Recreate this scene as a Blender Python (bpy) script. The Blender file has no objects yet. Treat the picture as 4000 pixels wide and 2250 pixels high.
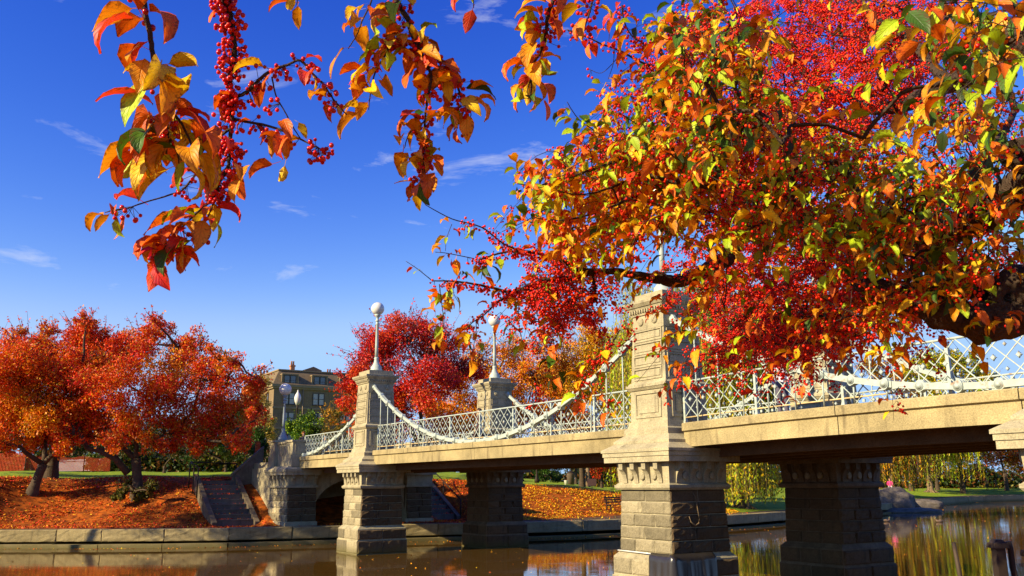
import bpy, math, random
import numpy as np
from mathutils import Matrix, Vector

R = random.Random(7)
NR = np.random.default_rng(11)
scene = bpy.context.scene
COL = scene.collection

# ------------------------------------------------------------------ camera
F_PX, PITCH, ROLL = 3478.5, math.radians(12.379), math.radians(-0.377)   # focal length in pixels of a 4000 px wide frame
EYE = np.array([0.0, 0.0, 2.792])
_f = np.array([0, math.cos(PITCH), math.sin(PITCH)])
_u0 = np.array([0, -math.sin(PITCH), math.cos(PITCH)])
_r0 = np.array([1.0, 0, 0])
_r = math.cos(ROLL) * _r0 + math.sin(ROLL) * _u0
_u = math.cos(ROLL) * _u0 - math.sin(ROLL) * _r0
cam_d = bpy.data.cameras.new('camera')
cam = bpy.data.objects.new('camera', cam_d)
COL.objects.link(cam)
cam.matrix_world = Matrix(((_r[0], _u[0], -_f[0], EYE[0]), (_r[1], _u[1], -_f[1], EYE[1]),
                           (_r[2], _u[2], -_f[2], EYE[2]), (0, 0, 0, 1)))
cam_d.sensor_width = 36.0
cam_d.lens = F_PX / 4000 * 36
cam_d.clip_start, cam_d.clip_end = 0.05, 2000
scene.camera = cam

# ------------------------------------------------------------------ bridge frame (u along the bridge, v across it)
AZ = math.radians(32.086)
BO = np.array([2.9893, 22.3754, 0.0])
BU = np.array([math.sin(AZ), -math.cos(AZ), 0])
BV = np.array([math.cos(AZ), math.sin(AZ), 0])
BROT = AZ - math.pi / 2
U1, DV = -18.79, 6.054

# ------------------------------------------------------------------ sun, sky, exposure
SUN_EL = math.radians(28.0)
_d = math.radians(1.6)
_toward = -BV * math.cos(_d) - BU * math.sin(_d)
SUN_TO = np.array([_toward[0] * math.cos(SUN_EL), _toward[1] * math.cos(SUN_EL), math.sin(SUN_EL)])
sun_d = bpy.data.lights.new('sun', 'SUN')
sun_d.energy = 5.0
sun_d.angle = math.radians(0.55)
sun_d.color = (1.0, 0.83, 0.52)
sun = bpy.data.objects.new('sun', sun_d)
COL.objects.link(sun)
sun.rotation_euler = Vector(SUN_TO).to_track_quat('Z', 'Y').to_euler()
sun.location = (-30, -20, 40)

world = bpy.data.worlds.new('World')
scene.world = world
world.use_nodes = True
wn, wl = world.node_tree.nodes, world.node_tree.links
wn.clear()
w_out = wn.new('ShaderNodeOutputWorld')
w_bg = wn.new('ShaderNodeBackground')
w_bg.inputs['Strength'].default_value = 0.08
sky = wn.new('ShaderNodeTexSky')
sky.sky_type = 'NISHITA'
sky.sun_disc = False
sky.sun_elevation = SUN_EL
sky.sun_rotation = math.atan2(SUN_TO[0], SUN_TO[1])
sky.altitude = 0
sky.air_density = 1.0
sky.dust_density = 0.0
sky.ozone_density = 3.0
w_hs = wn.new('ShaderNodeHueSaturation')
w_hs.inputs['Saturation'].default_value = 1.28
w_hs.inputs['Value'].default_value = 1.08
wl.new(sky.outputs[0], w_hs.inputs['Color'])
w_tint = wn.new('ShaderNodeMixRGB')
w_tint.blend_type = 'MULTIPLY'
w_tint.inputs['Fac'].default_value = 1.0
w_tint.inputs['Color2'].default_value = (1.02, 0.84, 1.24, 1)
wl.new(w_hs.outputs[0], w_tint.inputs['Color1'])
w_tc = wn.new('ShaderNodeTexCoord')
w_map = wn.new('ShaderNodeMapping')
w_map.inputs['Scale'].default_value = (3.0, 3.0, 11.0)
w_map.inputs['Location'].default_value = (0.9, 0.35, 0.62)
w_map.inputs['Rotation'].default_value = (0.0, 0.10, 0.3)
wl.new(w_tc.outputs['Generated'], w_map.inputs['Vector'])
w_nz = wn.new('ShaderNodeTexNoise')
w_nz.inputs['Scale'].default_value = 2.4
w_nz.inputs['Detail'].default_value = 7
w_nz.inputs['Roughness'].default_value = 0.62
w_nz.inputs['Distortion'].default_value = 0.4
wl.new(w_map.outputs[0], w_nz.inputs['Vector'])
w_rp = wn.new('ShaderNodeValToRGB')
w_rp.color_ramp.elements[0].position = 0.615
w_rp.color_ramp.elements[0].color = (0, 0, 0, 1)
w_rp.color_ramp.elements[1].position = 0.84
w_rp.color_ramp.elements[1].color = (0.7, 0.7, 0.7, 1)
wl.new(w_nz.outputs['Fac'], w_rp.inputs['Fac'])
w_mx = wn.new('ShaderNodeMixRGB')
w_mx.inputs['Color2'].default_value = (5.6, 5.8, 6.4, 1)
wl.new(w_rp.outputs[0], w_mx.inputs['Fac'])
w_sep = wn.new('ShaderNodeSeparateColor')
w_com = wn.new('ShaderNodeCombineColor')
wl.new(w_tint.outputs[0], w_sep.inputs[0])
for _i, (_cap, _pw, _k) in enumerate(((2.7, 1.8, 1.2), (4.3, 1.8, 0.60), (7.0, 1.0, 1.06))):   # deep clear autumn blue, paler and without glare along the horizon
    _pn = wn.new('ShaderNodeMath'); _pn.operation = 'POWER'; _pn.inputs[1].default_value = _pw
    _kn = wn.new('ShaderNodeMath'); _kn.operation = 'MULTIPLY'; _kn.inputs[1].default_value = _k
    _mn = wn.new('ShaderNodeMath'); _mn.operation = 'SMOOTH_MIN'
    _mn.inputs[1].default_value = _cap; _mn.inputs[2].default_value = _cap * 0.4
    wl.new(w_sep.outputs[_i], _pn.inputs[0]); wl.new(_pn.outputs[0], _kn.inputs[0]); wl.new(_kn.outputs[0], _mn.inputs[0]); wl.new(_mn.outputs[0], w_com.inputs[_i])
wl.new(w_com.outputs[0], w_mx.inputs['Color1'])
wl.new(w_mx.outputs[0], w_bg.inputs['Color'])
wl.new(w_bg.outputs[0], w_out.inputs['Surface'])

scene.view_settings.view_transform = 'Standard'
scene.view_settings.look = 'None'
scene.view_settings.exposure = 0.95
scene.view_settings.gamma = 1.0
scene.render.engine = 'CYCLES'
scene.cycles.use_denoising = True
scene.cycles.max_bounces = 8
scene.cycles.diffuse_bounces = 3
scene.cycles.caustics_reflective = False
scene.cycles.caustics_refractive = False
scene.cycles.transparent_max_bounces = 8
scene.cycles.sample_clamp_indirect = 6.0

# ------------------------------------------------------------------ pixel helpers (4000 x 2250 frame)
def ray(px, py):
    return _f + _r * (px - 2000) / F_PX - _u * (py - 1125) / F_PX
def atY(px, py, Y):
    d = ray(px, py)
    return EYE + d * (Y / d[1])
def atD(px, py, dist):
    d = ray(px, py)
    return EYE + d / np.linalg.norm(d) * dist
def on_u(px, py, u):
    d = ray(px, py)
    t = (u - (EYE - BO) @ BU) / (d @ BU)
    P = EYE + t * d
    return (P - BO) @ BV, P[2]
def bpt(u, v, z):
    return BO + BU * u + BV * v + np.array([0, 0, z])
def to_px(P):
    X = np.asarray(P) - EYE
    zz = X @ _f
    return 2000 + F_PX * (X @ _r) / zz, 1125 - F_PX * (X @ _u) / zz, zz

# ------------------------------------------------------------------ object helpers
def tag(o, label=None, cat=None, group=None, kind=None):
    if label: o['label'] = label
    if cat: o['category'] = cat
    if group: o['group'] = group
    if kind: o['kind'] = kind
    return o
def empty(name, loc=(0, 0, 0), rz=0.0, parent=None):
    o = bpy.data.objects.new(name, None)
    o.empty_display_size = 0.2
    COL.objects.link(o)
    o.location = tuple(float(c) for c in loc)
    o.rotation_euler = (0, 0, rz)
    if parent: o.parent = parent
    return o
def link(name, me, parent=None, loc=None, rot=None, scale=None):
    o = bpy.data.objects.new(name, me)
    COL.objects.link(o)
    if parent: o.parent = parent
    if loc is not None: o.location = tuple(float(c) for c in loc)
    if rot is not None: o.rotation_euler = rot
    if scale is not None: o.scale = scale
    return o
def np_mesh(name, V, F, mat=None, col=None, smooth=False, midx=None):
    """V n x 3, F m x k (one face size)"""
    V = np.asarray(V, np.float32)
    F = np.asarray(F, np.int32)
    me = bpy.data.meshes.new(name)
    m, k = F.shape
    me.vertices.add(len(V))
    me.vertices.foreach_set('co', V.ravel())
    me.loops.add(m * k)
    me.loops.foreach_set('vertex_index', F.ravel())
    me.polygons.add(m)
    me.polygons.foreach_set('loop_start', np.arange(0, m * k, k, dtype=np.int32))
    me.polygons.foreach_set('loop_total', np.full(m, k, np.int32))
    if smooth: me.polygons.foreach_set('use_smooth', np.ones(m, bool))
    for x in (mat if isinstance(mat, (list, tuple)) else [mat]):
        if x: me.materials.append(x)
    if midx is not None: me.polygons.foreach_set('material_index', np.asarray(midx, np.int32))
    me.update(calc_edges=True)
    if col is not None:
        a = me.color_attributes.new('Col', 'FLOAT_COLOR', 'POINT')
        c = np.ones((len(V), 4), np.float32)
        c[:, :3] = col
        a.data.foreach_set('color', c.ravel())
    return me

class MB:
    """collects faces, then builds one mesh"""
    def __init__(s): s.v, s.f, s.m, s.sm = [], [], [], []
    def add(s, vs, fs, mi=0, smooth=False):
        b = len(s.v)
        s.v += [tuple(float(c) for c in p) for p in vs]
        for f in fs:
            s.f.append([i + b for i in f]); s.m.append(mi); s.sm.append(smooth)
        return s
    def box(s, x0, x1, y0, y1, z0, z1, mi=0):
        return s.frus((x0, x1, y0, y1), z0, (x0, x1, y0, y1), z1, mi)
    def frus(s, a, z0, b, z1, mi=0):
        vs = [(a[0], a[2], z0), (a[1], a[2], z0), (a[1], a[3], z0), (a[0], a[3], z0),
              (b[0], b[2], z1), (b[1], b[2], z1), (b[1], b[3], z1), (b[0], b[3], z1)]
        return s.add(vs, [(0, 3, 2, 1), (4, 5, 6, 7), (0, 1, 5, 4), (1, 2, 6, 5), (2, 3, 7, 6), (3, 0, 4, 7)], mi)
    def lathe(s, prof, n=16, c=(0, 0, 0), mi=0, smooth=True, flute=0.0):
        vs = []
        for (r, z) in prof:
            for i in range(n):
                a = 2 * math.pi * i / n
                rr = r * (1 - (flute if i % 2 else 0))
                vs.append((c[0] + rr * math.cos(a), c[1] + rr * math.sin(a), c[2] + z))
        fs = []
        for j in range(len(prof) - 1):
            for i in range(n):
                k = (i + 1) % n
                fs.append((j * n + i, j * n + k, (j + 1) * n + k, (j + 1) * n + i))
        fs.append(tuple(range(n))[::-1]); fs.append(tuple((len(prof) - 1) * n + i for i in range(n)))
        return s.add(vs, fs, mi, smooth)
    def tube(s, pts, rad, n=6, mi=0, smooth=True):
        pts = [np.array(p, float) for p in pts]
        vs = []
        ref = np.array([0.31, 0.22, 0.92])
        for i, p in enumerate(pts):
            t = pts[min(i + 1, len(pts) - 1)] - pts[max(i - 1, 0)]
            t = t / (np.linalg.norm(t) + 1e-9)
            a = np.cross(t, ref); a /= np.linalg.norm(a) + 1e-9
            b = np.cross(t, a)
            rr = rad[i] if hasattr(rad, '__len__') else rad
            for k in range(n):
                th = 2 * math.pi * k / n
                vs.append(p + rr * (math.cos(th) * a + math.sin(th) * b))
        fs = []
        for j in range(len(pts) - 1):
            for i in range(n):
                k = (i + 1) % n
                fs.append((j * n + i, j * n + k, (j + 1) * n + k, (j + 1) * n + i))
        fs.append(tuple(range(n))[::-1]); fs.append(tuple((len(pts) - 1) * n + i for i in range(n)))
        return s.add(vs, fs, mi, smooth)
    def ball(s, c, r, n=12, m=8, mi=0, sq=(1, 1, 1)):
        prof = []
        vs, fs = [], []
        for j in range(m + 1):
            ph = math.pi * j / m
            for i in range(n):
                a = 2 * math.pi * i / n
                vs.append((c[0] + sq[0] * r * math.sin(ph) * math.cos(a), c[1] + sq[1] * r * math.sin(ph) * math.sin(a), c[2] + sq[2] * r * math.cos(ph)))
        for j in range(m):
            for i in range(n):
                k = (i + 1) % n
                fs.append((j * n + i, (j + 1) * n + i, (j + 1) * n + k, j * n + k))
        return s.add(vs, fs, mi, True)
    def mesh(s, name, mat):
        me = bpy.data.meshes.new(name)
        me.from_pydata(s.v, [], s.f)
        for x in (mat if isinstance(mat, (list, tuple)) else [mat]): me.materials.append(x)
        me.polygons.foreach_set('material_index', s.m)
        me.polygons.foreach_set('use_smooth', s.sm)
        me.update()
        return me
    def build(s, name, mat, parent=None, loc=None, rot=None):
        return link(name, s.mesh(name, mat), parent, loc, rot)

# ------------------------------------------------------------------ materials
def lin(r, g, b):
    return tuple(((c / 255) / 12.92 if c / 255 <= 0.04045 else ((c / 255 + 0.055) / 1.055) ** 2.4) for c in (r, g, b))
def mat_new(name):
    m = bpy.data.materials.new(name)
    m.use_nodes = True
    n, l = m.node_tree.nodes, m.node_tree.links
    b = n['Principled BSDF']
    return m, n, l, b
def stone(name, c, var=0.35, rough=0.88, scale=2.2, bump=0.25, fine=38.0, rnd=0.0, stain=(0.05, 0.04, 0.025), stain_amt=0.45, tide=False):
    m, n, l, b = mat_new(name)
    tc = n.new('ShaderNodeTexCoord')
    n1 = n.new('ShaderNodeTexNoise'); n1.inputs['Scale'].default_value = scale; n1.inputs['Detail'].default_value = 8; n1.inputs['Roughness'].default_value = 0.65
    n2 = n.new('ShaderNodeTexNoise'); n2.inputs['Scale'].default_value = fine; n2.inputs['Detail'].default_value = 3
    mp = n.new('ShaderNodeMapping'); mp.inputs['Scale'].default_value = (4.0, 4.0, 0.55)
    n3 = n.new('ShaderNodeTexNoise'); n3.inputs['Scale'].default_value = 1.3; n3.inputs['Detail'].default_value = 6
    l.new(tc.outputs['Object'], n1.inputs['Vector']); l.new(tc.outputs['Object'], n2.inputs['Vector'])
    l.new(tc.outputs['Object'], mp.inputs['Vector']); l.new(mp.outputs[0], n3.inputs['Vector'])
    r1 = n.new('ShaderNodeValToRGB')
    r1.color_ramp.elements[0].position = 0.3; r1.color_ramp.elements[1].position = 0.72
    lo = tuple(x * (1 - var) for x in c); hi = tuple(min(1, x * (1 + var * 0.55)) for x in c)
    r1.color_ramp.elements[0].color = lo + (1,); r1.color_ramp.elements[1].color = hi + (1,)
    l.new(n1.outputs['Fac'], r1.inputs['Fac'])
    r2 = n.new('ShaderNodeMapRange'); r2.inputs[1].default_value = 0.3; r2.inputs[2].default_value = 0.7
    r2.inputs[3].default_value = 0.72; r2.inputs[4].default_value = 1.2
    l.new(n2.outputs['Fac'], r2.inputs[0])
    mu = n.new('ShaderNodeMixRGB'); mu.blend_type = 'MULTIPLY'; mu.inputs['Fac'].default_value = 1
    l.new(r1.outputs[0], mu.inputs['Color1']); l.new(r2.outputs[0], mu.inputs['Color2'])
    r3 = n.new('ShaderNodeMapRange'); r3.inputs[1].default_value = 0.56; r3.inputs[2].default_value = 0.78
    r3.inputs[3].default_value = 0; r3.inputs[4].default_value = stain_amt
    l.new(n3.outputs['Fac'], r3.inputs[0])
    ms = n.new('ShaderNodeMixRGB'); ms.inputs['Color2'].default_value = stain + (1,)
    l.new(r3.outputs[0], ms.inputs['Fac']); l.new(mu.outputs[0], ms.inputs['Color1'])
    out = ms
    if rnd:
        oi = n.new('ShaderNodeObjectInfo')
        rr = n.new('ShaderNodeMapRange'); rr.inputs[3].default_value = 1 - rnd; rr.inputs[4].default_value = 1 + rnd * 0.6
        l.new(oi.outputs['Random'], rr.inputs[0])
        mm = n.new('ShaderNodeMixRGB'); mm.blend_type = 'MULTIPLY'; mm.inputs['Fac'].default_value = 1
        l.new(ms.outputs[0], mm.inputs['Color1']); l.new(rr.outputs[0], mm.inputs['Color2'])
        out = mm
    if tide:
        ge = n.new('ShaderNodeNewGeometry'); sz = n.new('ShaderNodeSeparateXYZ'); l.new(ge.outputs['Position'], sz.inputs[0])
        ta = n.new('ShaderNodeMath'); ta.operation = 'MULTIPLY_ADD'; ta.inputs[1].default_value = -0.55; l.new(n1.outputs['Fac'], ta.inputs[0]); l.new(sz.outputs[2], ta.inputs[2])
        tr = n.new('ShaderNodeMapRange'); tr.inputs[1].default_value = -0.22; tr.inputs[2].default_value = 0.10; tr.inputs[3].default_value = .8; tr.inputs[4].default_value = 0; l.new(ta.outputs[0], tr.inputs[0])
        tm = n.new('ShaderNodeMixRGB'); tm.inputs['Color2'].default_value = (0.10, 0.085, 0.022, 1); l.new(tr.outputs[0], tm.inputs['Fac']); l.new(out.outputs[0], tm.inputs['Color1'])
        out = tm
    l.new(out.outputs[0], b.inputs['Base Color'])
    b.inputs['Roughness'].default_value = rough
    b.inputs['Specular IOR Level'].default_value = 0.25
    bp = n.new('ShaderNodeBump'); bp.inputs['Strength'].default_value = bump; bp.inputs['Distance'].default_value = 0.02
    ad = n.new('ShaderNodeMath'); ad.operation = 'ADD'
    l.new(n1.outputs['Fac'], ad.inputs[0]); l.new(n2.outputs['Fac'], ad.inputs[1])
    l.new(ad.outputs[0], bp.inputs['Height']); l.new(bp.outputs[0], b.inputs['Normal'])
    return m
def plain(name, c, rough=0.6, var=0.2, scale=6.0, bump=0.0, metal=0.0, spec=0.4):
    m, n, l, b = mat_new(name)
    tc = n.new('ShaderNodeTexCoord')
    n1 = n.new('ShaderNodeTexNoise'); n1.inputs['Scale'].default_value = scale; n1.inputs['Detail'].default_value = 6
    l.new(tc.outputs['Object'], n1.inputs['Vector'])
    r1 = n.new('ShaderNodeValToRGB')
    r1.color_ramp.elements[0].position = 0.3; r1.color_ramp.elements[1].position = 0.7
    r1.color_ramp.elements[0].color = tuple(x * (1 - var) for x in c) + (1,)
    r1.color_ramp.elements[1].color = tuple(min(1, x * (1 + var * 0.5)) for x in c) + (1,)
    l.new(n1.outputs['Fac'], r1.inputs['Fac']); l.new(r1.outputs[0], b.inputs['Base Color'])
    b.inputs['Roughness'].default_value = rough
    b.inputs['Metallic'].default_value = metal
    b.inputs['Specular IOR Level'].default_value = spec
    if bump:
        bp = n.new('ShaderNodeBump'); bp.inputs['Strength'].default_value = bump; bp.inputs['Distance'].default_value = 0.03
        l.new(n1.outputs['Fac'], bp.inputs['Height']); l.new(bp.outputs[0], b.inputs['Normal'])
    return m
def leafmat(name, source='Col', trans=0.35, rough=0.5, spec=0.3, blotch=0.0, bscale=45.0):
    """source: 'Col' reads the leaf's own colour from the mesh, 'obj' from the object"""
    m, n, l, b = mat_new(name)
    if source == 'Col':
        a = n.new('ShaderNodeVertexColor'); a.layer_name = 'Col'; c = a.outputs['Color']
    else:
        a = n.new('ShaderNodeObjectInfo'); c = a.outputs['Color']
    if blotch:
        uv = n.new('ShaderNodeUVMap'); su = n.new('ShaderNodeSeparateXYZ'); l.new(uv.outputs[0], su.inputs[0])
        ab = n.new('ShaderNodeMath'); ab.operation = 'ABSOLUTE'; l.new(su.outputs[1], ab.inputs[0])
        ve = n.new('ShaderNodeMath'); ve.operation = 'MULTIPLY_ADD'; ve.inputs[1].default_value = -0.32; l.new(ab.outputs[0], ve.inputs[0]); l.new(su.outputs[0], ve.inputs[2])
        sn = n.new('ShaderNodeMath'); sn.operation = 'MULTIPLY'; sn.inputs[1].default_value = 46.0; l.new(ve.outputs[0], sn.inputs[0])
        si = n.new('ShaderNodeMath'); si.operation = 'SINE'; l.new(sn.outputs[0], si.inputs[0])
        vr = n.new('ShaderNodeMapRange'); vr.inputs[1].default_value = 0.55; vr.inputs[2].default_value = 1.0; vr.inputs[3].default_value = 0; vr.inputs[4].default_value = .35; l.new(si.outputs[0], vr.inputs[0])
        mr = n.new('ShaderNodeMapRange'); mr.inputs[1].default_value = 0.0; mr.inputs[2].default_value = 0.10; mr.inputs[3].default_value = .6; mr.inputs[4].default_value = 0; l.new(ab.outputs[0], mr.inputs[0])
        mxv = n.new('ShaderNodeMath'); mxv.operation = 'MAXIMUM'; l.new(vr.outputs[0], mxv.inputs[0]); l.new(mr.outputs[0], mxv.inputs[1])
        hv = n.new('ShaderNodeHueSaturation'); hv.inputs['Value'].default_value = 0.62; l.new(c, hv.inputs['Color'])
        m0 = n.new('ShaderNodeMixRGB'); l.new(mxv.outputs[0], m0.inputs['Fac']); l.new(c, m0.inputs['Color1']); l.new(hv.outputs[0], m0.inputs['Color2'])
        ge = n.new('ShaderNodeNewGeometry'); ns = n.new('ShaderNodeTexNoise'); ns.inputs['Scale'].default_value = 150; ns.inputs['Detail'].default_value = 3
        l.new(ge.outputs['Position'], ns.inputs['Vector'])
        ea = n.new('ShaderNodeMath'); ea.operation = 'MULTIPLY_ADD'; ea.inputs[1].default_value = .35; l.new(ab.outputs[0], ea.inputs[0]); l.new(ns.outputs['Fac'], ea.inputs[2])
        er = n.new('ShaderNodeMapRange'); er.inputs[1].default_value = 0.74; er.inputs[2].default_value = 0.92; er.inputs[3].default_value = 0; er.inputs[4].default_value = .75; l.new(ea.outputs[0], er.inputs[0])
        m1 = n.new('ShaderNodeMixRGB'); l.new(er.outputs[0], m1.inputs['Fac']); l.new(m0.outputs[0], m1.inputs['Color1']); m1.inputs['Color2'].default_value = (0.13, 0.035, 0.008, 1)
        c = m1.outputs[0]
        bpn = n.new('ShaderNodeBump'); bpn.inputs['Strength'].default_value = .5; bpn.inputs['Distance'].default_value = .003; bpn.invert = True
        l.new(mxv.outputs[0], bpn.inputs['Height']); l.new(bpn.outputs[0], b.inputs['Normal'])
        g = n.new('ShaderNodeNewGeometry')
        nz = n.new('ShaderNodeTexNoise'); nz.inputs['Scale'].default_value = bscale; nz.inputs['Detail'].default_value = 4
        l.new(g.outputs['Position'], nz.inputs['Vector'])
        rp = n.new('ShaderNodeMapRange'); rp.inputs[1].default_value = 0.42; rp.inputs[2].default_value = 0.68; rp.inputs[3].default_value = 0; rp.inputs[4].default_value = blotch
        l.new(nz.outputs['Fac'], rp.inputs[0])
        hs = n.new('ShaderNodeHueSaturation'); hs.inputs['Hue'].default_value = 0.465; hs.inputs['Value'].default_value = 0.62
        l.new(c, hs.inputs['Color'])
        mx = n.new('ShaderNodeMixRGB'); l.new(rp.outputs[0], mx.inputs['Fac']); l.new(c, mx.inputs['Color1']); l.new(hs.outputs[0], mx.inputs['Color2'])
        c = mx.outputs[0]
    l.new(c, b.inputs['Base Color'])
    b.inputs['Roughness'].default_value = rough
    b.inputs['Specular IOR Level'].default_value = spec
    if trans:
        t = n.new('ShaderNodeBsdfTranslucent'); l.new(c, t.inputs['Color'])
        mix = n.new('ShaderNodeMixShader'); mix.inputs['Fac'].default_value = trans
        l.new(b.outputs[0], mix.inputs[1]); l.new(t.outputs[0], mix.inputs[2])
        l.new(mix.outputs[0], n['Material Output'].inputs['Surface'])
    return m

M = {}
M['granite'] = stone('granite', tide=True, c=(0.40, 0.345, 0.215), var=0.34, rnd=0.0, stain=(0.085, 0.07, 0.048), stain_amt=0.62)
M['granite_block'] = stone('granite_block', tide=True, c=(0.35, 0.295, 0.18), var=0.38, rnd=0.5, bump=0.5, stain_amt=0.35)
M['block_shade'] = stone('block_shade', tide=True, c=(0.135, 0.088, 0.043), var=0.42, rnd=0.3, bump=0.6, stain_amt=0.6)  # weathered granite, colour darkened to paint in shade on sides and far piers
M['kerb_stone'] = stone('kerb_stone', tide=True, c=(0.35, 0.275, 0.13), var=0.36, rnd=0.2, bump=0.6, stain_amt=0.4)
M['fascia'] = stone('fascia', (0.385, 0.305, 0.15), var=0.42, scale=0.9, bump=0.35, stain=(0.09, 0.065, 0.035), stain_amt=0.8)
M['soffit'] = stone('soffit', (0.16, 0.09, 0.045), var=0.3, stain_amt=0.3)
M['shade_stone'] = stone('shade_stone', (0.20, 0.145, 0.085), var=0.4, rnd=0.0, stain_amt=0.6, tide=True)  # darker granite copy: shade under the bridge put into the far piers' colour
M['footing'] = stone('footing', tide=True, c=(0.33, 0.26, 0.13), var=0.2)
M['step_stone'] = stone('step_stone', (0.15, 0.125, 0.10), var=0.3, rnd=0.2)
M['white_iron'] = plain('white_iron', (0.40, 0.455, 0.405), 0.45, 0.2)
def add_rust(m, amt=0.75, lo=0.60, hi=0.72, scale=7.0, c=(0.28, 0.12, 0.03)):
    n, l = m.node_tree.nodes, m.node_tree.links
    b = n['Principled BSDF']; src = b.inputs['Base Color'].links[0].from_socket
    g = n.new('ShaderNodeNewGeometry'); z = n.new('ShaderNodeTexNoise'); z.inputs['Scale'].default_value = scale; z.inputs['Detail'].default_value = 7
    l.new(g.outputs['Position'], z.inputs['Vector'])
    r = n.new('ShaderNodeMapRange'); r.inputs[1].default_value = lo; r.inputs[2].default_value = hi; r.inputs[3].default_value = 0; r.inputs[4].default_value = amt; l.new(z.outputs['Fac'], r.inputs[0])
    x = n.new('ShaderNodeMixRGB'); x.inputs['Color2'].default_value = c + (1,); l.new(r.outputs[0], x.inputs['Fac']); l.new(src, x.inputs['Color1']); l.new(x.outputs[0], b.inputs['Base Color'])
add_rust(M['white_iron'])
M['rust_iron'] = plain('rust_iron', (0.62, 0.46, 0.22), 0.6, 0.5, 3.0)
M['pale_iron'] = plain('pale_iron', (0.40, 0.45, 0.40), 0.45, 0.1)
M['blue_iron'] = plain('blue_iron', (0.22, 0.27, 0.31), 0.5, 0.15)
M['globe'] = plain('globe', (0.66, 0.64, 0.58), 0.16, 0.03, spec=0.5)
M['dark_iron'] = plain('dark_iron', (0.030, 0.020, 0.014), 0.65, 0.3, spec=0.2)
M['bark'] = stone('bark', (0.085, 0.058, 0.035), var=0.45, scale=5, bump=0.9, fine=30, stain_amt=0.2)
M['bark_near'] = stone('bark_near', (0.075, 0.047, 0.03), var=0.5, scale=16, bump=1.0, fine=70, stain_amt=0.2)
M['bark_pale'] = stone('bark_pale', (0.22, 0.15, 0.08), var=0.4, scale=3, bump=0.8)
M['leaf'] = leafmat('leaf', 'Col', 0.3)
M['leaf_near'] = leafmat('leaf_near', 'Col', 0.30, blotch=0.3, spec=0.35)
M['leaf_one'] = leafmat('leaf_one', 'obj', 0.30, blotch=0.45, spec=0.35)
M['litter'] = leafmat('litter', 'Col', 0.0, 0.7)
M['berry'] = leafmat('berry', 'Col', 0.0, 0.38, 0.22)
M['berry_one'] = leafmat('berry_one', 'obj', 0.0, 0.2, 0.5)

def ground_material():
    m, n, l, b = mat_new('ground_soil_and_grass')
    a = n.new('ShaderNodeVertexColor'); a.layer_name = 'Col'
    sp = n.new('ShaderNodeSeparateColor'); l.new(a.outputs['Color'], sp.inputs[0])
    g = n.new('ShaderNodeNewGeometry')
    n1 = n.new('ShaderNodeTexNoise'); n1.inputs['Scale'].default_value = 3.0; n1.inputs['Detail'].default_value = 8
    n2 = n.new('ShaderNodeTexNoise'); n2.inputs['Scale'].default_value = 0.35; n2.inputs['Detail'].default_value = 5
    l.new(g.outputs['Position'], n1.inputs['Vector']); l.new(g.outputs['Position'], n2.inputs['Vector'])
    grass = n.new('ShaderNodeValToRGB')
    grass.color_ramp.elements[0].position = 0.3; grass.color_ramp.elements[0].color = (0.10, 0.17, 0.008, 1)
    grass.color_ramp.elements[1].position = 0.7; grass.color_ramp.elements[1].color = (0.28, 0.36, 0.02, 1)
    lit = n.new('ShaderNodeValToRGB')
    lit.color_ramp.elements[0].position = 0.35; lit.color_ramp.elements[0].color = (0.11, 0.030, 0.006, 1)
    lit.color_ramp.elements[1].position = 0.68; lit.color_ramp.elements[1].color = (0.46, 0.11, 0.010, 1)
    asp = n.new('ShaderNodeValToRGB')
    asp.color_ramp.elements[0].color = (0.05, 0.032, 0.022, 1); asp.color_ramp.elements[1].color = (0.13, 0.085, 0.055, 1)
    for x in (grass, lit, asp): l.new(n1.outputs['Fac'], x.inputs['Fac'])
    jt = n.new('ShaderNodeMath'); jt.operation = 'MULTIPLY_ADD'; jt.inputs[1].default_value = 0.9; 
    l.new(n2.outputs['Fac'], jt.inputs[0]); l.new(sp.outputs[0], jt.inputs[2])
    st = n.new('ShaderNodeMapRange'); st.inputs[1].default_value = 0.85; st.inputs[2].default_value = 1.05
    l.new(jt.outputs[0], st.inputs[0])
    m1 = n.new('ShaderNodeMixRGB'); l.new(st.outputs[0], m1.inputs['Fac']); l.new(grass.outputs[0], m1.inputs['Color1']); l.new(lit.outputs[0], m1.inputs['Color2'])
    m2 = n.new('ShaderNodeMixRGB'); l.new(sp.outputs[1], m2.inputs['Fac']); l.new(m1.outputs[0], m2.inputs['Color1']); l.new(asp.outputs[0], m2.inputs['Color2'])
    l.new(m2.outputs[0], b.inputs['Base Color'])
    b.inputs['Roughness'].default_value = 0.95; b.inputs['Specular IOR Level'].default_value = 0.1
    bp = n.new('ShaderNodeBump'); bp.inputs['Strength'].default_value = 0.5; bp.inputs['Distance'].default_value = 0.05
    l.new(n1.outputs['Fac'], bp.inputs['Height']); l.new(bp.outputs[0], b.inputs['Normal'])
    return m
M['ground'] = ground_material()

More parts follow.
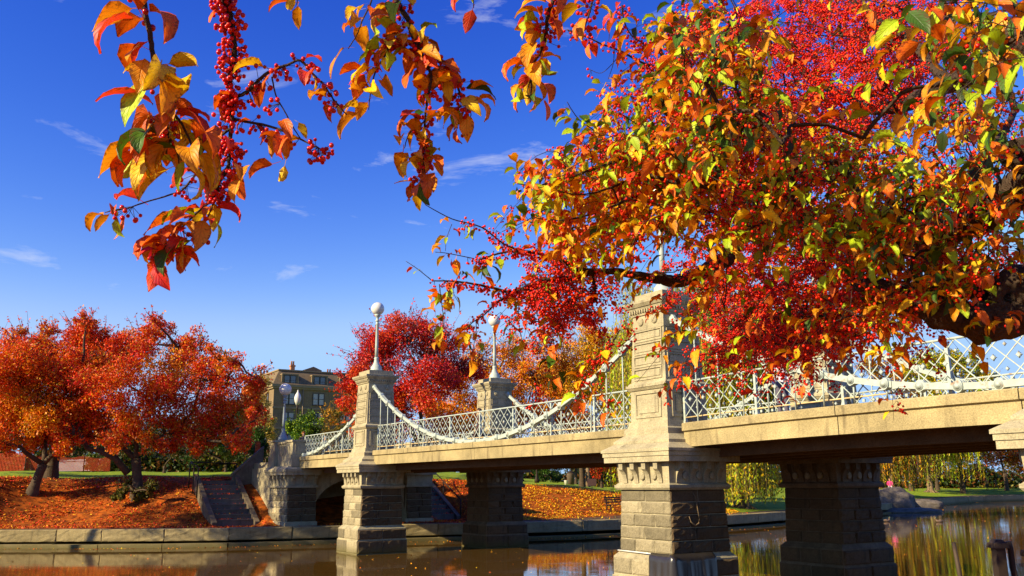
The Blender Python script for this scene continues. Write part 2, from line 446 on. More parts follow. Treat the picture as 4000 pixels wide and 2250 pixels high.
def water_material():
    m, n, l, b = mat_new('pond_water')
    b.inputs['Base Color'].default_value = (0.085, 0.045, 0.009, 1)
    b.inputs['Roughness'].default_value = 0.03
    b.inputs['IOR'].default_value = 1.33
    b.inputs['Specular IOR Level'].default_value = 0.5
    g = n.new('ShaderNodeNewGeometry')
    mp = n.new('ShaderNodeMapping'); mp.inputs['Scale'].default_value = (1.0, 1.9, 1.0); mp.inputs['Rotation'].default_value = (0, 0, 0.12)
    l.new(g.outputs['Position'], mp.inputs['Vector'])
    n1 = n.new('ShaderNodeTexNoise'); n1.inputs['Scale'].default_value = 3.4; n1.inputs['Detail'].default_value = 4; n1.inputs['Roughness'].default_value = 0.55
    n2 = n.new('ShaderNodeTexNoise'); n2.inputs['Scale'].default_value = 0.5; n2.inputs['Detail'].default_value = 3
    l.new(mp.outputs[0], n1.inputs['Vector']); l.new(mp.outputs[0], n2.inputs['Vector'])
    mm = n.new('ShaderNodeMath'); mm.operation = 'MULTIPLY'
    r2 = n.new('ShaderNodeMapRange'); r2.inputs[1].default_value = 0.38; r2.inputs[2].default_value = 0.65; r2.inputs[3].default_value = 0.15; r2.inputs[4].default_value = 1.0
    l.new(n2.outputs['Fac'], r2.inputs[0]); l.new(n1.outputs['Fac'], mm.inputs[0]); l.new(r2.outputs[0], mm.inputs[1])
    bp = n.new('ShaderNodeBump'); bp.inputs['Strength'].default_value = 0.085; bp.inputs['Distance'].default_value = 0.02
    l.new(mm.outputs[0], bp.inputs['Height']); l.new(bp.outputs[0], b.inputs['Normal'])
    return m
M['water'] = water_material()
# ------------------------------------------------------------------ shore, ground, water
SHORE = np.array([(-400, 20), (-120, 24), (-45, 28), (-33, 31), (-29, 36), (-27.5, 40), (-26, 42.6), (-24, 43.2), (-18, 42.7), (-13.5, 43.1), (-8.3, 45.0), (-5.4, 46.2), (0.84, 47.75), (4, 49.2),  # unseen left end brought forward to carry the added shade tree
                  (7.5, 51.6), (13.2, 55.6), (17.35, 60.4), (26, 71.5), (35.2, 84.5), (42, 95.8), (54.7, 113), (61, 120), (71, 127), (140, 146), (400, 190)], float)
_sx = np.linspace(-400, 400, 3201)
_sy = np.interp(_sx, SHORE[:, 0], SHORE[:, 1])
_k = np.hanning(15); _k /= _k.sum()
_sy = np.convolve(np.pad(_sy, 7, mode='edge'), _k, 'valid')
def shore_y(x): return np.interp(x, _sx, _sy)
def sstep(t):
    t = np.clip(t, 0, 1)
    return t * t * (3 - 2 * t)
STAIR_V = ((-2.75, -0.5), (8.95, 11.2))
STAIR_U0, STAIR_U1, STAIR_Z0, STAIR_Z1 = -29.7, -33.9, 0.85, 3.05
def height(x, y):
    x = np.asarray(x, float); y = np.asarray(y, float)
    s = y - shore_y(x)
    H = np.interp(x, [-200, -9, -3, 5, 13, 24, 45, 300], [2.4, 2.4, 2.1, 1.6, 0.5, 0.3, 0.45, 0.6])
    w = np.interp(x, [-30, -9, 0, 10], [10.5, 10.0, 14, 13])
    z = 0.82 + H * sstep((s - 2.2) / (w - 2.2)) + np.where(x < -4, 0.036, 0.012) * np.clip(s - w, 0, 14) + 0.012 * np.clip(s - w - 14, 0, 50)
    z = z + 0.05 * np.sin(x * 0.9 + y * 0.4) * np.clip((s - 3) / 3, 0, 1)
    u = (x - BO[0]) * BU[0] + (y - BO[1]) * BU[1]
    v = (x - BO[0]) * BV[0] + (y - BO[1]) * BV[1]
    for (va, vb) in STAIR_V:                                   # the flights are cut into the bank
        d = np.maximum(np.maximum(va - v, v - vb), 0)
        line = STAIR_Z0 + (STAIR_Z1 - STAIR_Z0) * np.clip((STAIR_U0 - u) / (STAIR_U0 - STAIR_U1), 0, 1) - 0.12
        lim = line + d * 1.1
        z = np.where((u > STAIR_U1 - 1.5) & (u < -25), np.minimum(z, lim), z)
    d = np.maximum(np.maximum(-0.9 - v, v - 9.3), 0)              # apron in front of the abutment
    z = np.where(u > -27.5, np.minimum(z, 0.80 + d * 0.9), z)
    return z
def hit(px, py, near=20.0):
    d = ray(px, py)
    t = np.linspace(near, 260, 6000)
    P = EYE + np.outer(t, d)
    ok = (P[:, 1] > shore_y(P[:, 0]) + 0.3) & (P[:, 2] < height(P[:, 0], P[:, 1]))
    i = np.argmax(ok)
    return P[i].copy()
def onground(x, y, dz=0.0):
    return np.array([x, y, float(height(x, y)) + dz])

def make_ground():
    xs = np.concatenate([np.arange(-400, -60, 12.0), np.arange(-60, -34, 1.0), np.arange(-34, 20, 0.4), np.arange(20, 80, 1.0), np.arange(80, 401, 10.0)])
    ss = np.concatenate([np.arange(0.35, 16, 0.4), np.arange(16, 40, 1.0), np.arange(40, 120, 4.0), np.arange(120, 500, 20.0)])
    X, S = np.meshgrid(xs, ss, indexing='ij')
    Y = shore_y(X) + S
    Z = height(X, Y)
    nx, ns = X.shape
    idx = np.arange(nx * ns).reshape(nx, ns)
    F = np.stack([idx[:-1, :-1].ravel(), idx[1:, :-1].ravel(), idx[1:, 1:].ravel(), idx[:-1, 1:].ravel()], 1)
    w = np.interp(X, [-30, -9, 0, 10, 16, 24], [10.8, 11.5, 13, 11, 3, 3])
    lit = np.where(S < w, 1.0, np.clip(1 - (S - w) / 1.6, 0, 1)) * np.where(X > 13, 0.35, 1.0)
    band = np.interp(X, [-200, -15, -6, 1, 6, 12, 20], [1.0, 1.0, 2.2, 2.6, 3.6, 3.4, 2.6])
    asp = np.clip((band - S) / 0.2 + 0.5, 0, 1)
    col = np.stack([lit.ravel(), asp.ravel(), np.zeros(nx * ns)], 1)
    me = np_mesh('ground', np.stack([X.ravel(), Y.ravel(), Z.ravel()], 1), F, M['ground'], col, True)
    o = link('ground', me)
    tag(o, 'sloping park bank with lawn and leaf covered soil behind the pond', kind='structure')
    # the bank the photographer stands on
    b = MB()
    b.frus((-60, 60, -60, 6.4), -1.2, (-60, 60, -60, 6.3), 1.05)
    o = b.build('near_bank', M['ground'])
    a = o.data.color_attributes.new('Col', 'FLOAT_COLOR', 'POINT')
    a.data.foreach_set('color', np.tile([0.6, 0, 0, 1], len(o.data.vertices)).astype(np.float32))
    tag(o, 'near park bank under the camera', kind='structure')
make_ground()
b = MB(); b.add([(-400, -60, 0), (400, -60, 0), (400, 300, 0), (-400, 300, 0)], [(0, 1, 2, 3)])
tag(b.build('water', M['water']), 'still brown pond water under the bridge', kind='structure')

# ------------------------------------------------------------------ rough stone block: a box with a rock face on -y (front), local x = length
def block_mesh(name, L, D, H, mat, rough=0.02, nx=4, nz=3, margin=0.025, seed=0):
    rr = random.Random(seed)
    gx = [0, margin] + [margin + (L - 2 * margin) * (i + 1) / nx for i in range(nx - 1)] + [L - margin, L]
    gz = [0, margin] + [margin + (H - 2 * margin) * (i + 1) / nz for i in range(nz - 1)] + [H - margin, H]
    vs, fs = [], []
    for j, z in enumerate(gz):
        for i, x in enumerate(gx):
            edge = i in (0, len(gx) - 1) or j in (0, len(gz) - 1)
            y = 0.012 if edge else -rr.uniform(0.2, 1.0) * rough - 0.004
            jx = 0 if i in (0, len(gx) - 1) else rr.uniform(-.25, .25) * L / nx * .6
            jz = 0 if j in (0, len(gz) - 1) else rr.uniform(-.25, .25) * H / nz * .6
            vs.append((x + (0 if edge else jx) - L / 2, y, z + (0 if edge else jz)))
    w = len(gx)
    for j in range(len(gz) - 1):
        for i in range(w - 1):
            fs.append((j * w + i, j * w + i + 1, (j + 1) * w + i + 1, (j + 1) * w + i))
    n = len(vs)
    vs += [(-L / 2, D, 0), (L / 2, D, 0), (L / 2, D, H), (-L / 2, D, H)]
    top = [(len(gz) - 1) * w + i for i in range(w)]
    fs.append(tuple(top) + (n + 2, n + 3))
    fs.append((n, n + 1) + tuple(range(w))[::-1])
    fs.append(tuple(j * w for j in range(len(gz)))[::-1][::-1] + (n + 3, n))
    fs.append((n + 1, n + 2) + tuple(j * w + w - 1 for j in range(len(gz)))[::-1])
    b = MB(); b.add(vs, fs)
    return b.mesh(name, mat)

# ------------------------------------------------------------------ embankment wall: granite blocks on a footing, along the shore
def make_kerb():
    root = empty('embankment_wall', (0, 43, 0))
    tag(root, 'low wall of long granite blocks along the pond edge', 'wall')
    x = -27.0
    k = 0
    inv = Matrix.Translation((0, -43, 0))
    while x < 34:
        L = R.choice([2.2, 2.9, 3.6, 4.3]) if x < 16 else 3.6
        y0 = shore_y(x)
        x2 = x + L * 0.9
        for _ in range(3):
            y2 = shore_y(x2)
            x2 = x + L * (x2 - x) / math.hypot(x2 - x, y2 - y0)
        y2 = shore_y(x2)
        a = math.atan2(y2 - y0, x2 - x)
        me = block_mesh('block', L - 0.02, 0.62, 0.56, M['kerb_stone'], 0.035, 10, 4, 0.03, k)
        link('block', me, root, ((x + x2) / 2 + R.uniform(-.006, .006), (y0 + y2) / 2 - 43 + R.uniform(-.01, .01), 0.27 + R.uniform(-.012, .012)), (R.uniform(-.01, .01), R.uniform(-.002, .002), a))
        bb = MB(); bb.frus((-L / 2, L / 2, -0.34, 0.5), -1.0, (-L / 2, L / 2, -0.30, 0.5), 0.17 if x < 0 else 0.10)
        bb.build('footing', M['footing'], root, ((x + x2) / 2, (y0 + y2) / 2 - 43, R.uniform(-.008, .008)), (0, 0, a))
        x = x2; k += 1
    # plainer wall for the far shore
    pts = [(xx, float(shore_y(xx))) for xx in np.arange(34, 200, 4.0)]
    for (xa, ya), (xb, yb) in zip(pts, pts[1:]):
        L = math.hypot(xb - xa, yb - ya); a = math.atan2(yb - ya, xb - xa)
        me = block_mesh('block', L - 0.02, 0.6, 0.85, M['kerb_stone'], 0.03, 5, 2, 0.03, k); k += 1
        link('block', me, root, ((xa + xb) / 2, (ya + yb) / 2 - 43, -0.05), (0, 0, a))
make_kerb()

# ------------------------------------------------------------------ the footbridge (local x = u, y = v)
bridge = empty('footbridge', BO, BROT)
tag(bridge, 'granite footbridge with white iron railings and suspension chains over the pond', 'bridge')
VC0, VC1 = 1.19, 1.19 + DV
DECK_V0, DECK_V1 = 0.74, 2 * 1.19 + DV - 0.74
UEND = 22.0
def camber(u): return 0.13 * (1 - ((u - 9.2) / 9.2) ** 2) if 0 < u < 18.4 else 0.0

def prism(b, prof, y0, y1, axis='v', mi=0):
    """extrude an outline of (a, z) between y0 and y1"""
    n = len(prof)
    if axis == 'v': vs = [(a, y0, z) for a, z in prof] + [(a, y1, z) for a, z in prof]
    else: vs = [(y0, a, z) for a, z in prof] + [(y1, a, z) for a, z in prof]
    fs = [tuple(range(n)), tuple(range(n, 2 * n))[::-1]] + [(i, n + i, n + (i + 1) % n, (i + 1) % n) for i in range(n)]
    b.add(vs, fs, mi)

corbel_b = MB()
_cp = [(0.0, 0.0), (-0.035, 0.0), (-0.045, 0.10), (-0.07, 0.20), (-0.12, 0.28), (-0.175, 0.33), (-0.175, 0.50), (0.0, 0.50)]
prism(corbel_b, _cp, -0.075, 0.075, 'u')
CORBEL = corbel_b.mesh('corbel', M['granite']); CORBEL_D = corbel_b.mesh('corbel', M['shade_stone'])
med_b = MB(); med_b.lathe([(0.105, 0.0), (0.105, 0.02), (0.085, 0.045), (0.055, 0.04), (0.03, 0.06), (0.0, 0.065)], 14)
MEDALLION = med_b.mesh('medallion', M['granite'])
plate_b = MB(); plate_b.lathe([(0.10, 0.0), (0.10, 0.03), (0.085, 0.04), (0.0, 0.04)], 8)
PLATE = plate_b.mesh('boss', M['granite'])
def panel_mesh(w, h, t=0.05, d=0.028):
    b = MB()
    b.box(-w / 2, w / 2, -d, 0.02, -h / 2, -h / 2 + t); b.box(-w / 2, w / 2, -d, 0.02, h / 2 - t, h / 2)
    b.box(-w / 2, -w / 2 + t, -d + .002, 0.02, -h / 2 + t, h / 2 - t); b.box(w / 2 - t, w / 2, -d + .002, 0.02, -h / 2 + t, h / 2 - t)
    b.box(-w / 2 + t * 2, w / 2 - t * 2, -d * .75, 0.02, -h / 2 + t * 2, h / 2 - t * 2)
    return b.mesh('panel', M['granite'])
PANEL_S, PANEL_D = panel_mesh(1.08, 0.30, 0.035), panel_mesh(1.0, 0.66, 0.06)
SIDES = ((0, -1, 0.0), (1, 0, math.pi / 2), (0, 1, math.pi), (-1, 0, -math.pi / 2))   # front, towards midspan, back, away

def make_pier(uc, vc, tower=True, blocks=True, seed=0, low=False, shade_toned=False):
    b = MB()
    def sq(hu, hv=None): return (-hu, hu, -(hv or hu), (hv or hu))
    b.frus(sq(1.12, 1.13), -1.2, sq(1.10, 1.11), 0.56)
    b.frus(sq(1.07, 1.08), 0.56, sq(1.07, 1.08), 1.0)
    b.frus(sq(1.07, 1.08), 1.0, sq(0.97, 0.95), 1.12)
    b.frus(sq(0.955, 0.93), 1.12, sq(0.905, 0.88), 2.66)                      # shaft core
    b.frus(sq(1.0, 0.97), 2.62, sq(1.04, 1.01), 2.67); b.frus(sq(1.04, 1.01), 2.67, sq(1.04, 1.01), 2.735); b.frus(sq(1.02, 0.99), 2.735, sq(0.97, 0.94), 2.78)
    b.frus(sq(0.955, 0.93), 2.78, sq(0.985, 0.96), 3.30)                        # corbel zone core
    b.frus(sq(1.24, 1.17), 3.285, sq(1.24, 1.17), 3.425)
    b.frus(sq(1.265, 1.195), 3.425, sq(1.265, 1.195), 3.53)
    b.frus(sq(1.30, 1.22), 3.53, sq(1.30, 1.22), 3.60)
    b.frus(sq(1.295, 1.215), 3.60, sq(1.04, 0.96), 3.755)
    b.frus(sq(1.06, 0.985), 3.745, sq(1.06, 0.985), 3.815)
    b.frus(sq(1.055, 0.98), 3.815, sq(0.86, 0.80), 3.96)
    o = b.build('pier', M['shade_stone' if shade_toned else 'granite'], bridge, (uc, vc, 0))
    for si, (sx, sy, rz) in enumerate(SIDES):
        half = 0.955 if sx == 0 else 0.93
        for t in (-0.66, -0.22, 0.22, 0.66):
            d = 0.93 if sx == 0 else 0.955
            px, py = (sx * d - sy * t, sy * d + sx * t)
            link('corbel', CORBEL_D if shade_toned else CORBEL, o, (px, py, 2.785), (0, 0, rz))
        if blocks and si in (0, 1):
            for t in (-0.44, 0, 0.44):
                d = 0.945 if sx == 0 else 0.97
                px, py = (sx * d - sy * t, sy * d + sx * t)
                bo = link('boss', PLATE, o, (px, py, 2.95), (math.pi / 2, 0, rz))
    if blocks:
        rr = random.Random(seed)
        zs = [1.13, 1.43, 1.735, 2.035, 2.33, 2.615]
        for si, (sx, sy, rz) in enumerate(SIDES):
            if si > 1 and not low: continue
            for ci in range(5):
                z0, z1 = zs[ci], zs[ci + 1]
                tt = (z0 - 1.12) / 1.54
                hw = (0.955 if sx == 0 else 0.93) - 0.05 * tt
                dd = (0.93 if sx == 0 else 0.955) - 0.05 * tt
                front = si == 0
                if ci == 4: cuts = [-hw - .012, 0.0, hw + .012]
                elif ci % 2 == 0: cuts = [-hw - .012, -hw * 0.36 + rr.uniform(-.05, .05), hw * 0.36 + rr.uniform(-.05, .05), hw + .012]
                else: cuts = [-hw - .012, -0.04 + rr.uniform(-.12, .12), hw + .012]
                for a, c in zip(cuts, cuts[1:]):
                    L = c - a - 0.018
                    me = block_mesh('block', L, 0.10, z1 - z0 - 0.018, M['granite_block' if front and not shade_toned else 'block_shade'], (0.015 if front else 0.05) if ci < 4 else 0.006, 5, 3, 0.03, rr.randint(0, 99999))
                    t = (a + c) / 2
                    px, py = (sx * (dd + .012) - sy * t, sy * (dd + .012) + sx * t)
                    link('block', me, o, (px, py, z0 + 0.009), (0, 0, rz))
            for z0, z1, hw, dd, nn, rg in ((0.60, 0.97, 1.07, 1.08, 2 if si else 3, 0.03), (0.04, 0.53, 1.10, 1.11, 2, 0.035)):
                for q in range(nn):
                    a = -hw + 2 * hw * q / nn; c = -hw + 2 * hw * (q + 1) / nn
                    me = block_mesh('block', c - a - 0.02, 0.08, z1 - z0, M['block_shade' if si or shade_toned else 'granite_block'], rg if si else rg * .4, 6, 3, 0.035, rr.randint(0, 99999))
                    t = (a + c) / 2
                    px, py = (sx * (dd + .012) - sy * t, sy * (dd + .012) + sx * t)
                    link('block', me, o, (px, py, z0), (0, 0, rz))
    if not tower: return
    tb = MB()
    tb.frus(sq(0.84, 0.80), 3.9, sq(0.84, 0.80), 4.10); tb.frus(sq(0.84, .80), 4.10, sq(0.79, .75), 4.14); tb.frus(sq(0.76, .73), 4.14, sq(0.74, .71), 4.30)
    tb.frus(sq(0.70, .67), 4.30, sq(0.68, .66), 5.12)
    tb.frus(sq(0.72, .69), 5.10, sq(0.77, .74), 5.17); tb.frus(sq(0.78, .75), 5.17, sq(0.78, .75), 5.24); tb.frus(sq(0.76, .73), 5.24, sq(0.69, .67), 5.30)
    tb.frus(sq(0.665, .645), 5.30, sq(0.605, .585), 6.66)
    tb.frus(sq(0.625, .605), 6.66, sq(0.625, .605), 6.70)
    tb.frus(sq(0.605, .585), 6.70, sq(0.595, .575), 7.06)
    tb.frus(sq(0.63, .61), 7.05, sq(0.65, .63), 7.12); tb.frus(sq(0.69, .67), 7.19, sq(0.72, .70), 7.26)
    tb.frus(sq(0.66, .64), 7.11, sq(0.66, .64), 7.20)
    tb.frus(sq(0.74, .72), 7.255, sq(0.80, .78), 7.34); tb.frus(sq(0.80, .78), 7.34, sq(0.80, .78), 7.40); tb.frus(sq(0.79, .77), 7.40, sq(0.60, .58), 7.43)
    tb.frus(sq(0.575, .555), 7.42, sq(0.575, .555), 7.61)
    t_o = tb.build('tower', M['granite'], bridge, (uc, vc, 0))
    den = MB()
    for si, (sx, sy, rz) in enumerate(SIDES):
        for k in range(13):
            t = (k - 6) * 0.098
            d = 0.675 if sx else 0.655
            px, py = (sx * d - sy * t, sy * d + sx * t)
            den.box(px - .026, px + .026, py - .026, py + .026, 7.125, 7.192)
        for k, z in enumerate((5.51, 5.84, 6.17, 6.50)):
            h = (0.665 if sx else 0.645) - 0.06 * (z - 5.3) / 1.36
            if k == 3 and sx:                       # the chain enters here: two small panels beside the hole
                for t in (-0.37, 0.37):
                    link('panel', PANEL_S, t_o, (sx * h, sx * t, z), (0, 0, rz), (0.27, 1, 0.8))
            else:
                link('panel', PANEL_S, t_o, (sx * h, sy * h, z), (0, 0, rz))
        h = 0.69 if sx else 0.665
        link('panel', PANEL_D, t_o, (sx * h, sy * h, 4.72), (0, 0, rz))
        for t in (-0.27, 0.27):
            h = 0.60 if sx else 0.58
            link('medallion', MEDALLION, t_o, (sx * h - sy * t, sy * h + sx * t, 6.88), (math.pi / 2, 0, rz))
    tag(den.build('dentils', M['granite'], t_o), kind='stuff')
make_pier(U1, VC0, True, True, 1)
make_pier(U1, VC1, True, True, 2, shade_toned=True)
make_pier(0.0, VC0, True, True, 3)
make_pier(0.0, VC1, True, True, 4, shade_toned=True)
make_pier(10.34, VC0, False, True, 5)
make_pier(10.34, VC1, False, False, 6, shade_toned=True)

# deck and fascias
def make_deck():
    us = np.concatenate([np.arange(-36, 0, 2.0), np.arange(0, 18.5, 0.92), np.arange(18.4, UEND + .1, 1.2)])
    b = MB()
    for a, c in zip(us, us[1:]):
        za, zc = camber(a), camber(c)
        vs = []
        for u, z in ((a, za), (c, zc)):
            vs += [(u, DECK_V0 + .25, 3.63 + z), (u, DECK_V1 - .25, 3.63 + z), (u, DECK_V1 - .25, 4.08 + z), (u, DECK_V0 + .25, 4.08 + z)]
        b.add(vs, [(0, 1, 5, 4), (1, 2, 6, 5), (2, 3, 7, 6), (3, 0, 4, 7)])
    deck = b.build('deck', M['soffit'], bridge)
    g = MB()
    for v in np.linspace(DECK_V0 + 1.0, DECK_V1 - 1.0, 5):
        for a, c in zip(us, us[1:]):
            if a < -27.5: continue
            vs = []
            for u in (a, c):
                z = camber(u)
                vs += [(u, v - .09, 3.36 + z), (u, v + .09, 3.36 + z), (u, v + .09, 3.64 + z), (u, v - .09, 3.64 + z)]
            g.add(vs, [(0, 1, 5, 4), (1, 2, 6, 5), (3, 0, 4, 7)])
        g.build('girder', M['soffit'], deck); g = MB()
    spans = [(-27.6, -19.9), (-17.75, -9.3), (-9.28, -1.02), (1.02, 5.5), (5.52, 9.2), (9.22, 14), (14.02, 18.4), (18.42, UEND)]
    for v0, s in ((DECK_V0, 1), (DECK_V1, -1)):
        for (ua, ub) in spans:
            f = MB()
            n = max(2, int((ub - ua) / 0.9))
            uu = np.linspace(ua, ub, n + 1)
            # outline from soffit edge up over the lip
            prof = [(0.30, 3.615), (0.0, 3.60), (0.0, 3.955), (-0.012, 3.965), (-0.065, 3.985), (-0.065, 4.15), (-0.045, 4.175), (0.32, 4.185), (0.32, 3.62)]
            if ub == -1.02 or ub == -19.9 or ua in (-17.75, 1.02):
                pass
            m = len(prof)
            vs = [(u, v0 + s * p, z + camber(u)) for u in uu for p, z in prof]
            fs = [(i * m + k, (i + 1) * m + k, (i + 1) * m + (k + 1) % m, i * m + (k + 1) % m) for i in range(n) for k in range(m)]
            fs += [tuple(range(m))[::-1], tuple(n * m + k for k in range(m))]
            f.add(vs, fs)
            f.build('fascia_beam', M['fascia'], deck)
make_deck()

# suspension chains: eyebar links, pins and hangers
link_b = MB()
_n = 10
for z0, z1, yy in ((0, 0, 0),):
    out = []
    for k in range(_n + 1):
        a = math.pi / 2 + math.pi * k / _n
        out.append((-0.5 + 0.12 * math.cos(a), 0.12 * math.sin(a)))
    out.append((-0.38, -0.062)); out.append((0.38, -0.062))
    for k in range(_n + 1):
        a = -math.pi / 2 + math.pi * k / _n
        out.append((0.5 + 0.12 * math.cos(a), 0.12 * math.sin(a)))
    out.append((0.38, 0.062)); out.append((-0.38, 0.062))
    prism(link_b, out, -0.03, 0.03)
LINK = link_b.mesh('chain_link', M['white_iron'])
pin_b = MB()
pin_b.lathe([(0.085, -0.085), (0.085, -0.06), (0.05, -0.055), (0.05, 0.055), (0.085, 0.06), (0.085, 0.085), (0.045, 0.09), (0.045, 0.115), (0.0, 0.118)], 12)
PIN = pin_b.mesh('pin', M['white_iron'])
hang_b = MB(); hang_b.lathe([(0.019, 0), (0.019, 1)], 6)
HANGER = hang_b.mesh('hanger', M['white_iron'])
def chain_z(u):
    if u < U1: return 4.24 + 0.029 * (u + 27.3) ** 2
    if u < 0: return 4.20 + 0.0335 * (u + 9.25) ** 2
    return 4.40 + 0.0335 * (u - 9.2) ** 2
def make_chain(v, ua, ub, n):
    us = np.linspace(ua, ub, n + 1)
    pts = [(u, chain_z(u)) for u in us]
    c = MB(); c.ball((0, 0, 0), 0.09, 10, 6)
    root = c.build('suspension_chain', M['white_iron'], bridge, (pts[0][0], v, pts[0][1]))
    o0 = pts[0]
    for k, ((a, za), (c_, zc)) in enumerate(zip(pts, pts[1:])):
        L = math.hypot(c_ - a, zc - za)
        for off in ((-0.045, 0.045) if k % 2 else (0.0,)):
            link('chain_link', LINK, root, ((a + c_) / 2 - o0[0], off, (za + zc) / 2 - o0[1]), (0, -math.atan2(zc - za, c_ - a), 0), (L, 1.0 if k % 2 else 1.3, 1))
        if k:
            link('pin', PIN, root, (a - o0[0], 0, za - o0[1]), (math.pi / 2, 0, 0))
            zd = 4.18 + camber(a)
            if za - zd > 0.1:
                link('hanger', HANGER, root, (a - o0[0], 0.0, zd - o0[1]), None, (1, 1, za - zd))
            elif za - zd > -0.2: pass
for v in (0.86, 2 * 1.19 + DV - 0.86):
    make_chain(v, -26.9, U1 - 0.62, 10)
    make_chain(v, U1 + 0.62, -0.66, 24)
    make_chain(v, 0.66, 17.75, 23)

# railings: posts, rails, a lattice of diagonal bars with rosettes at the crossings
P_ = 0.45
bar_b = MB(); bar_b.box(-0.5, 0.5, -0.007, 0.007, -0.010, 0.010)
BAR = bar_b.mesh('bar', M['white_iron'])
def rosette(r, d):
    b = MB()
    vs = []
    n = 16
    for k in range(n):
        a = 2 * math.pi * k / n
        rr = r * (1.15 if k % 4 == 0 else 0.62 if k % 2 else 0.8)
        vs.append((rr * math.cos(a), -d, rr * math.sin(a)))
    vs += [(x * .62, -d * 1.5, z * .62) for x, y, z in vs[:n]]
    vs += [(x, d, z) for x, y, z in vs[:n]]
    fs = [(k, (k + 1) % n, n + (k + 1) % n, n + k) for k in range(n)] + [tuple(range(n, 2 * n))] + [(2 * n + k, 2 * n + (k + 1) % n, (k + 1) % n, k) for k in range(n)]
    b.add(vs, fs)
    return b.mesh('rosette', M['white_iron'])
ROS_L, ROS_S = rosette(0.056, 0.022), rosette(0.036, 0.016)
post_b = MB(); post_b.box(-0.032, 0.032, -0.035, 0.035, 0, 0.985); post_b.frus((-.045, .045, -.05, .05), 0, (-.034, .034, -.037, .037), .08)
POST = post_b.mesh('post', M['white_iron'])
def make_railing(v, ua, ub, face, single=True):
    n = max(1, round((ub - ua) / P_))
    p = (ub - ua) / n
    Z0, Z1 = 0.15, 1.02
    base = lambda u: 4.185 + camber(u)
    rail = MB()
    uu = [ua + p * k * 2 for k in range(n // 2 + 1)] + [ub]
    rail.tube([(u, 0, base(u) + 1.03) for u in uu], 0.026, 6)
    root = rail.build('railing', M['white_iron'], bridge, (0, v, 0))
    low = MB(); low.tube([(u, 0, base(u) + Z0) for u in uu], 0.017, 5)
    low.build('bottom_rail', M['rust_iron'], root)
    H = Z1 - Z0
    bars = []
    for k in range(-2, n + 1):
        for s in (1, -1):
            # a bar from (x0, Z0) to (x0 + s H, Z1), clipped to the panel
            x0 = ua + p * k + (0 if s > 0 else 2 * p)
            za, zb = Z0, Z1
            xa, xb = x0, x0 + s * 2 * p
            def z_at(x): return Z0 + (x - x0) / (s * 2 * p) * H
            lo, hi = max(min(xa, xb), ua), min(max(xa, xb), ub)
            if hi - lo < 0.03: continue
            bars.append((lo, z_at(lo), hi, z_at(hi), s))
    stuff = MB()
    for lo, zl, hi, zh, s in bars:
        zl += base(lo); zh += base(hi)
        L = math.hypot(hi - lo, zh - zl); th = -math.atan2(zh - zl, hi - lo)
        if single:
            link('bar', BAR, root, ((lo + hi) / 2, 0.008 * s, (zl + zh) / 2), (0, th, 0), (L, 1, 1))
        else:
            c, sn = math.cos(th), math.sin(th)
            vs = [((lo + hi) / 2 + x * L * c + z * sn, y + .008 * s, (zl + zh) / 2 - x * L * sn + z * c) for x in (-.5, .5) for y in (-.007, .007) for z in (-.010, .010)]
            stuff.add(vs, [(0, 1, 3, 2), (4, 6, 7, 5), (0, 4, 5, 1), (2, 3, 7, 6), (0, 2, 6, 4), (1, 5, 7, 3)])
    if not single:
        tag(stuff.build('lattice_bars', M['white_iron'], root), kind='stuff')
    ros = MB()
    for k in range(2 * n + 1):
        u = ua + p * k / 2
        for j, zz in enumerate((0.25, 0.5, 0.75)):
            if (k + j) % 2 == (1 if True else 0): continue
            me = ROS_L if j == 1 else ROS_S
            z = base(u) + Z0 + H * zz
            if single:
                link('rosette', me, root, (u, 0.0, z), (0, 0, 0 if face < 0 else math.pi))
            else:
                r_ = 0.07 if j == 1 else 0.04
                ros.box(u - r_, u + r_, -.02, .02, z - r_, z + r_)
        if k % 4 == 0 and single:
            link('rosette', ROS_S, root, (u, 0.0, base(u) + 0.065), (0, 0, 0))
    if not single:
        tag(ros.build('rosettes', M['white_iron'], root), kind='stuff')
    m = max(1, round((ub - ua) / 2.27))
    for k in range(m + 1):
        u = ua + (ub - ua) * k / m
        link('post', POST, root, (u, 0.02, base(u)))
        br = MB(); br.tube([(u, 0.05 * -face, base(u) + .62), (u, 0.24 * -face, base(u) + .01)], 0.02, 5)
        br.build('brace', M['white_iron'], root)
VR0, VR1 = 1.02, 2 * 1.19 + DV - 1.02
for v, face in ((VR0, -1), (VR1, 1)):
    make_railing(v, -27.2, U1 - 0.75, face, face < 0)
    make_railing(v, U1 + 0.75, -0.75, face, face < 0)
    make_railing(v, 0.78, 12.5, face, face < 0)
    make_railing(v, 12.5, UEND - .5, face, False)

